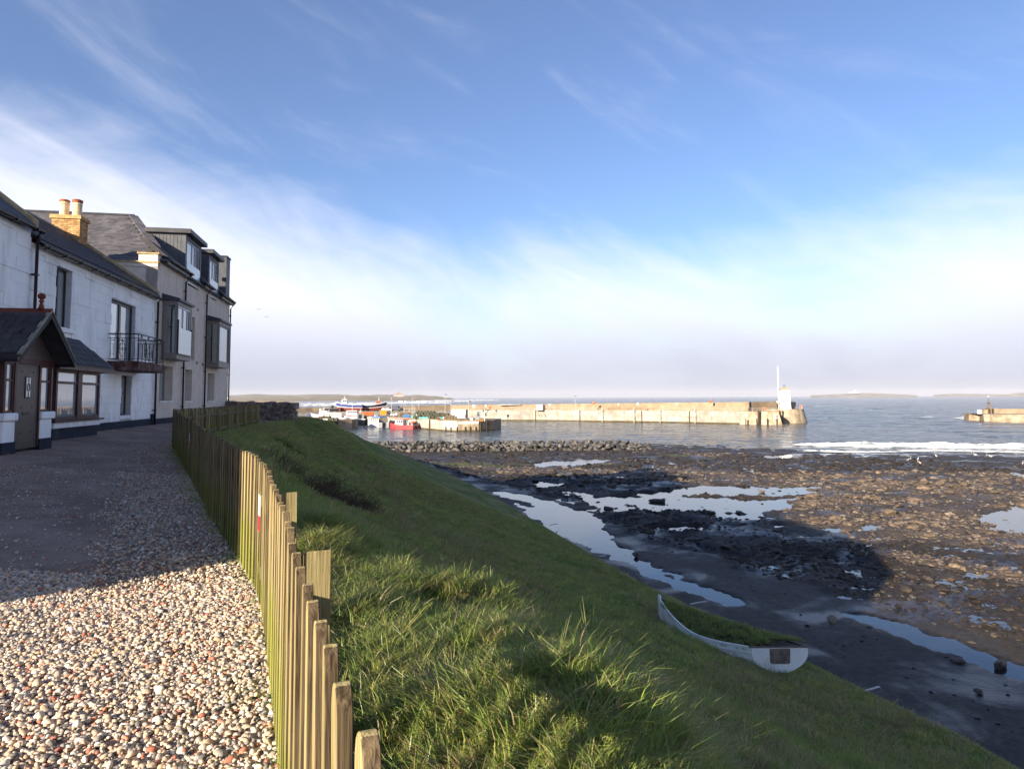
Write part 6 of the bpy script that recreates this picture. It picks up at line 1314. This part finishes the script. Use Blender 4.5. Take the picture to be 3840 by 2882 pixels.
for x, y, Y, lb in ((1837,1528,272,'on the pier right of container'),(2226,1511,270,'on the pier parapet, orange'),(2664,1505,247,'on the parapet near the steps'),(2866,1531,234,'on the landing block railing'),(3004,1523,250,'at the right end of pier head')):
    b = at(x,y,Y); t = thing('lifebuoy_post', 'orange lifebuoy and post %s' % lb, 'lifebuoy', (b.x,b.y,b.z-1.5), 0, 'lifebuoys along the pier'); MB().box(-.06,.06,.0,.1,0,1.6).build('post', M_galv, t); MB().box(-.45,.45,-.12,.0,1.0,2.0).build('case', M_org, t); torus(t, .36, .12, M_org, 'ring', 1.5); t.children[-1].location.y = -.15
for x, y, Y, w, h, lb in ((1505,1506,272,2.3,.75,'wide white notice on the parapet above the scaffold frame'),(1516,1506,272,.9,.8,'small white notice right of the wide one'),(1564,1506,274,.4,.8,'narrow white notice beside parapet lamp'),(1569,1507,274,.5,.9,'square white notice on the parapet lamp'),(1587,1505,275,1.5,.8,'white notice on the parapet above the creels'),(1639,1503,279,.8,.5,'small far notice above the dark creels'),(1776,1522,278,.9,1.1,'white square notice on the parapet right of container'),(1821,1521,277,.6,.8,'small square notice left of the orange lifebuoy'),(2061,1518,272,.9,.7,'white notice right of the steel platform'),(2318,1515,262,.5,.5,'small white notice in the middle of pier'),(2391,1514,258,.7,.7,'white notice on the pier above second ladder'),(2538,1512,252,.5,.5,'small white notice left of the fourth ladder'),(2917,1506,243,.8,.7,'white notice beside the lighthouse foot'),(1201,1536,258,.6,.8,'small white notice on quay at far left')):
    b = at(x,y,Y-.6); t = thing('notice', lb, 'sign', (b.x,b.y,b.z-1.2), 0, 'white notices along the pier'); MB().box(-.04,.04,0,.06,0,1.2).build('post', M_galv, t); MB().box(-w/2,w/2,-.04,.0,1.2-h/2,1.2+h/2).build('plate', M_wht, t)
for k, x in enumerate((1880,1905,1936)):
    o = MB().box(-1.2-.3*k,1.2+.3*k,-.4,.4,0,.18).build('parapet_slab', M_concw); p = at(x,1517,286); o.location = (p.x,286.5,-3.28); tag(o, 'pale capping slab on the parapet, %s of three' % ('leftmost','middle','rightmost')[k], 'slab', 'capping slabs on the parapet')

# ------------------------------------------------------------------ people, birds
def skin_person(name, label, p, h, facing, coat, legs, skin, hair, bag=None):
    t = thing(name, label, 'person', p, facing); s_ = h/1.75
    V_ = [(0,0,.95),(0,0,1.15),(0,.01,1.38),(0,.0,1.48),(0,.02,1.56),(0,.03,1.64),(0,.02,1.74),(-.10,0,.90),(-.12,.06,.50),(-.12,-.02,.09),(-.12,.13,.03),(.10,0,.90),(.12,-.05,.50),(.12,-.10,.09),(.12,.05,.03),(-.20,0,1.40),(-.25,-.02,1.13),(-.24,.10,.90),(-.23,.14,.80),(.20,0,1.40),(.25,-.02,1.13),(.24,.10,.90),(.23,.14,.80)]
    E_ = [(0,1),(1,2),(2,3),(3,4),(4,5),(5,6),(0,7),(7,8),(8,9),(9,10),(0,11),(11,12),(12,13),(13,14),(2,15),(15,16),(16,17),(17,18),(2,19),(19,20),(20,21),(21,22)]
    Rr = [.155,.15,.165,.06,.075,.10,.07,.10,.075,.05,.045,.10,.075,.05,.045,.08,.06,.05,.04,.08,.06,.05,.04]
    me = bpy.data.meshes.new('body'); me.from_pydata([tuple(c*s_ for c in v) for v in V_], E_, []); me.update(); o = link('body', me, t)
    md = o.modifiers.new('skin','SKIN'); 
    for sv, r in zip(me.skin_vertices[0].data, Rr): sv.radius = (r*s_, r*s_*.8)
    me.skin_vertices[0].data[0].use_root = True; o.modifiers.new('sub','SUBSURF').levels = 2
    m = bpy.data.materials.new(name+'_clothes'); m.use_nodes = True; tt = m.node_tree; tc = N(tt,'ShaderNodeTexCoord'); sp = N(tt,'ShaderNodeSeparateXYZ'); tt.links.new(tc.outputs['Object'], sp.inputs[0]); cr = N(tt,'ShaderNodeValToRGB'); cr.color_ramp.interpolation = 'CONSTANT'
    while len(cr.color_ramp.elements) < 4: cr.color_ramp.elements.new(.5)
    for e, (q, c) in zip(cr.color_ramp.elements, ((0,(.02,.02,.02)),(.06*s_/2,legs),(.88*s_/2,coat),(1.50*s_/2,skin))): e.position = q; e.color = (*c,1)
    tt.links.new(math_(tt,'MULTIPLY',sp.outputs[2],.5), cr.inputs[0]); tt.links.new(cr.outputs[0], tt.nodes['Principled BSDF'].inputs['Base Color']); tt.nodes['Principled BSDF'].inputs['Roughness'].default_value = .85
    me.materials.append(m)
    MB().lathe([(.10,0),(.115,.05),(.10,.11),(.05,.15)], (0,0,1.63), 10).build('hair', hair, t, smooth=True).scale = (s_,s_,s_)
    if bag: b_ = MB().box(-.22,.22,-.34,-.14,.95,1.45).build('rucksack', bag, t, bevel=.05); b_.scale = (s_,s_,s_)
    return t
def ground_at(x, y): p = atz(x,y,-9.35); return p
p = ground_at(1647,1686); p.y -= 1.0; skin_person('person', 'person in dark coat and red trousers standing before the breakwater', p, 1.72, R_(20), (.02,.025,.04), (.30,.025,.03), (.35,.22,.16), M_blk)
skin_person('person', 'person in pale top and dark trousers among the jetty gear', on_j(1562,1570), 1.75, R_(160), (.30,.26,.25), (.02,.02,.03), (.40,.26,.19), M_blk)
M_gull = plain('gull_white', (.74,.74,.74), .7); M_gullg = plain('gull_grey', (.25,.26,.28), .7); M_beak = plain('beak_yellow', (.5,.30,.03), .6)
def gull(label, p, rz, k=1.0):
    t = thing('gull', label, 'gull', p, rz, 'gulls resting on the shore')
    MB().loft([[(x,w*math.cos(a),z+w*.9*math.sin(a)) for a in np.linspace(0,2*math.pi,8,endpoint=False)] for x,w,z in ((-.26,.015,.20),(-.15,.06,.20),(0,.095,.20),(.10,.085,.22),(.17,.05,.28),(.20,.045,.34),(.24,.05,.37),(.28,.03,.375),(.30,.012,.37))]).build('body', M_gull, t, smooth=True)
    for sg in (-1,1): MB().loft([[(x,sg*(.075+w*.3),z-w),(x,sg*(.10+w*.2),z),(x,sg*.07,z+w)] for x,w,z in ((-.32,.006,.21),(-.15,.045,.22),(.05,.06,.23),(.13,.02,.25))]).build('wing', M_gullg, t)
    MB().lathe([(.014,0),(.002,.06)], (0,0,0), 6).build('beak', M_beak, t); t.children[-1].location = (.29,0,.37); t.children[-1].rotation_euler = (0,math.pi/2,0)
    for sg in (-1,1): MB().tube([(.02,sg*.035,.13),(.02,sg*.035,0)], .007, 4).build('leg', M_beak, t)
    t.scale = (k,k,k)
for k, (x, y) in enumerate(((3404,1738),(3442,1736),(3512,1723),(3658,1717),(3716,1724),(3452,1750),(3836,1752))):
    gull('white gull on the dark weed near the surf, %s from the left' % ('first','second','fourth','fifth','sixth','third','last')[k], ground_at(x,y)+Vector((0,0,.35)), R_(40*k), .95)
M_bird = plain('dark_plumage', (.012,.012,.014), .8)
for k, (x, y) in enumerate(((970,1160),(998,1188))):
    t = thing('flying_bird', 'dark bird gliding in the sky, %s of the two' % ('upper left','lower right')[k], 'bird', at(x,y,90), R_(10), 'birds in flight')
    MB().loft([[(.03*math.cos(a)*s_,y_,.03*math.sin(a)*s_) for a in np.linspace(0,2*math.pi,6,endpoint=False)] for y_,s_ in ((-.22,.2),(-.08,1.3),(.08,1.4),(.18,.8),(.24,.2))]).build('body', M_bird, t)
    for sg in (-1,1): MB().loft([[(sg*x_,-c*.6+yo,z_),(sg*x_,c*.4+yo,z_+.004),(sg*x_,0+yo,z_+.02)] for x_,c,z_,yo in ((.02,.16,.01,.0),(.22,.15,.05,.03),(.40,.04,.02,-.04))]).build('wing', M_bird, t)

# ------------------------------------------------------------------ breaking wave on the shore
M_foam = mat('wave_foam', (.20,.24,.26), (.80,.81,.82), .7, .55, 7, .9, 2.5, .3, lo=.40, hi=.52, bdist=.15, stretch=(.5,1.6,1))
M_wavew = water_mat('wave_back', (.05,.06,.05), .12, .6, [(.5,.3),(2,.06)])
def breaker(label, pts, h, w, seed, solid=.0):
    P_ = resample([tuple(p) for p in pts], .55); n_ = len(P_); secs = []; o0 = P_[0][0]
    for i, (p, d) in enumerate(P_):
        u = i/(n_-1); e = math.sin(min(1,u*6)*math.pi/2)*math.sin(min(1,(1-u)*6)*math.pi/2); v = float(fbm(i*.13, seed, seed, 4)); hh = h*e*(.45+1.0*v); ww = w*(.5+.8*float(fbm(i*.09, 7+seed, seed+3, 3)))*max(e,.15); nn = Vector((d.y,-d.x,0))
        prof_ = [(-1.0,-.25),(-.55,.25),(-.2,.85),(.1,1.0),(.35,.8),(.6,.45),(1.1,.15),(2.2,-.2)]
        secs.append([Vector((p.x,p.y,0))+nn*(a*ww+rnd.uniform(-.12,.12))+Vector((0,0,SEA+.1+b*hh+(rnd.uniform(-.08,.08) if b > 0 else 0)))-Vector((o0.x,o0.y,SEA)) for a, b in prof_])
    o = MB().loft(secs, closed=False, cap=False).build('breaking_wave', M_foam, None, smooth=True); o.location = (o0.x,o0.y,SEA); tag(o, label, kind='structure'); return o
breaker('long white breaking wave running in to the rocks', [atz(2968,1668,SEA), atz(3150,1672,SEA), atz(3500,1676,SEA), atz(3900,1680,SEA), atz(4300,1684,SEA)], .75, 1.0, 3)
breaker('lower wash of white foam before the rocks', [atz(2990,1690,SEA), atz(3200,1697,SEA), atz(3500,1690,SEA), atz(3900,1698,SEA)], .15, .6, 9)
breaker('white water breaking round the tip of outer breakwater', [atz(3612,1566,SEA), atz(3650,1571,SEA), atz(3690,1574,SEA)], .8, 2.0, 5)
for k, (xa, xb, y) in enumerate(((1110,1460,1522),(1300,1700,1513),(1480,1790,1507),(1100,1400,1516),(1560,1880,1503))):
    a, b = atz(xa,y,SEA), atz(xb,y-2,SEA); breaker('far line of surf off the sandy beach, line %s from the shore' % ('one','three','four','two','five')[k], [a, (a+b)/2+Vector((0,8,0)), b], 1.6, 5.0, 30+k)

# ------------------------------------------------------------------ far coast and islands
M_dune = mat('dune_grass', (.14,.115,.07), (.22,.18,.115), .95, .02, 6, .3, .1, .1, coords='Object'); M_hill = mat('far_hill', (.08,.085,.05), (.15,.13,.085), .95, .006, 6, .2, .05, .1); M_isle = mat('island_rock', (.22,.21,.19), (.32,.30,.27), .95, .02, 5, .3, .1, .1); M_sand = mat('far_sand', (.34,.26,.17), (.42,.33,.23), .95, .02, 4, .1, .2, .1)
def ridge(name, label, prof_, Y, depth, m, jag=.0, seed=0, yb=None):
    xs_ = np.linspace(prof_[0][0], prof_[-1][0], 160); ys_ = np.interp(xs_, [p[0] for p in prof_], [p[1] for p in prof_]) + (fbm(xs_*.03, xs_*0+seed, seed, 4)-.5)*jag
    V_, n_ = [], len(xs_); rows_ = ((-.35,0.0,-1),(-.15,.45,0),(0,1,0),(.4,.95,0),(1.0,.0,-1))
    for x, y in zip(xs_, ys_):
        t_ = at(x, y, Y); hz = max(t_.z-SEA, .3)
        for (o_, f, dz) in rows_: V_.append((t_.x*(1+o_*depth/Y), Y+o_*depth, SEA+hz*f*(1+.25*(float(fbm(x*.05, o_*3+seed, seed+2, 3))-.5)*(0 if f in (0,1) else 1))+dz))
    o = np_mesh(name, V_, grid_faces(n_, len(rows_)), m, smooth=True); tag(o, label, kind='structure'); return o
ridge('far_hills', 'low grey hills on the far horizon', [(700,1484),(850,1482),(900,1480),(960,1477),(1020,1479),(1100,1480),(1180,1478),(1240,1477),(1300,1480),(1360,1484),(1420,1478),(1470,1480),(1520,1482),(1570,1480),(1640,1486)], 5200, 900, M_hill, 3, 1)
ridge('dune_hills', 'brown dunes behind the far beach', [(700,1492),(860,1490),(960,1488),(1080,1486),(1200,1485),(1300,1486),(1360,1482),(1420,1485),(1500,1487),(1580,1483),(1630,1485),(1700,1494)], 3300, 500, M_dune, 5, 4)
ridge('near_dunes', 'tan dunes along the bay', [(700,1498),(840,1499),(1000,1497),(1150,1497),(1260,1494),(1340,1490),(1400,1489),(1460,1494),(1540,1497),(1640,1500)], 2300, 300, M_dune, 3, 8)
cz_ = thing('far_castle', 'faint castle on its crag above the far dunes', 'castle', at(1495,1484,4300)); k = 4300/2560.
MB().loft([[(-26*k,-18,-14),(30*k,-18,-14),(30*k,30,-14),(-26*k,30,-14)],[(-20*k,-10,4),(22*k,-10,4),(22*k,25,4),(-20*k,25,4)]]).build('crag', M_isle, cz_)
M_cast = mat('castle_stone', (.22,.16,.12), (.30,.23,.18), .95, .05, 4, .1, .2, .1)
for (a_, b_, h_) in ((-18,-6,16),(-6,2,24),(2,10,17),(10,19,12)): MB().box(a_*k,b_*k-.5,-6,14,4,h_).build('castle_block', M_cast, cz_)
ridge('sand_spit', 'strip of sand at the far left of the bay', [(780,1507),(860,1503),(960,1502),(1060,1503),(1120,1507)], 700, 120, M_sand, 1, 12)
ridge('near_island', 'low dark island on the right horizon', [(3040,1481.5),(3080,1480),(3150,1477),(3190,1474.5),(3230,1473),(3300,1474.5),(3350,1477),(3420,1480),(3440,1481.5)], 3600, 260, M_isle, 1.0, 20)
ridge('middle_island', 'very low island near the right edge', [(3500,1480),(3540,1477),(3600,1475),(3680,1477),(3760,1478),(3790,1480)], 4200, 260, M_isle, .8, 21)
ridge('right_island', 'low island rising at the right edge', [(3770,1480),(3800,1474),(3860,1471),(3960,1470),(4060,1478)], 3900, 260, M_isle, 1, 22)
il = thing('island_lighthouse', 'tiny white lighthouse and cottages on the island', 'lighthouse', at(3205,1473,3560)); k = 3560/2560.
MB().tube([(0,0,-2),(0,0,11)], [3.2,2.6], 10).build('tower', M_wht, il); MB().lathe([(2.6,11),(3,11.2),(1.5,13.5),(.1,14.5)], n=10).build('lantern', M_wht, il)
for (a_, b_) in ((-20,-9),(-8,-2),(4,12)): MB().prism([(a_*k,-2),(b_*k,-2),(b_*k,3),((a_+b_)/2*k,5.5),(a_*k,3)], -4, 4, 'y').build('cottage', M_wht, il)
hw = thing('far_white_house', 'tiny white house on the far shore at left', 'house', at(848,1493,1900)); MB().box(-6,6,-4,4,-3,5).build('wall', M_wht, hw); MB().prism([(-6.5,5),(6.5,5),(0,8.5)], -4.5, 4.5, 'y').build('roof', M_slate2, hw)

# ------------------------------------------------------------------ sea haze
hz_m = bpy.data.materials.new('haze'); hz_m.use_nodes = True; t = hz_m.node_tree; t.nodes.remove(t.nodes['Principled BSDF'])
pv = N(t, 'ShaderNodeVolumePrincipled'); pv.inputs['Color'].default_value = (.92,.92,.95,1); pv.inputs['Density'].default_value = 0.00008; pv.inputs['Anisotropy'].default_value = 0.0
t.links.new(pv.outputs[0], t.nodes['Material Output'].inputs['Volume'])
hz_o = MB().box(-9800,9800,-300,9400,-14,70).build('haze', hz_m); tag(hz_o, 'thin pale sea haze in the air', kind='stuff')
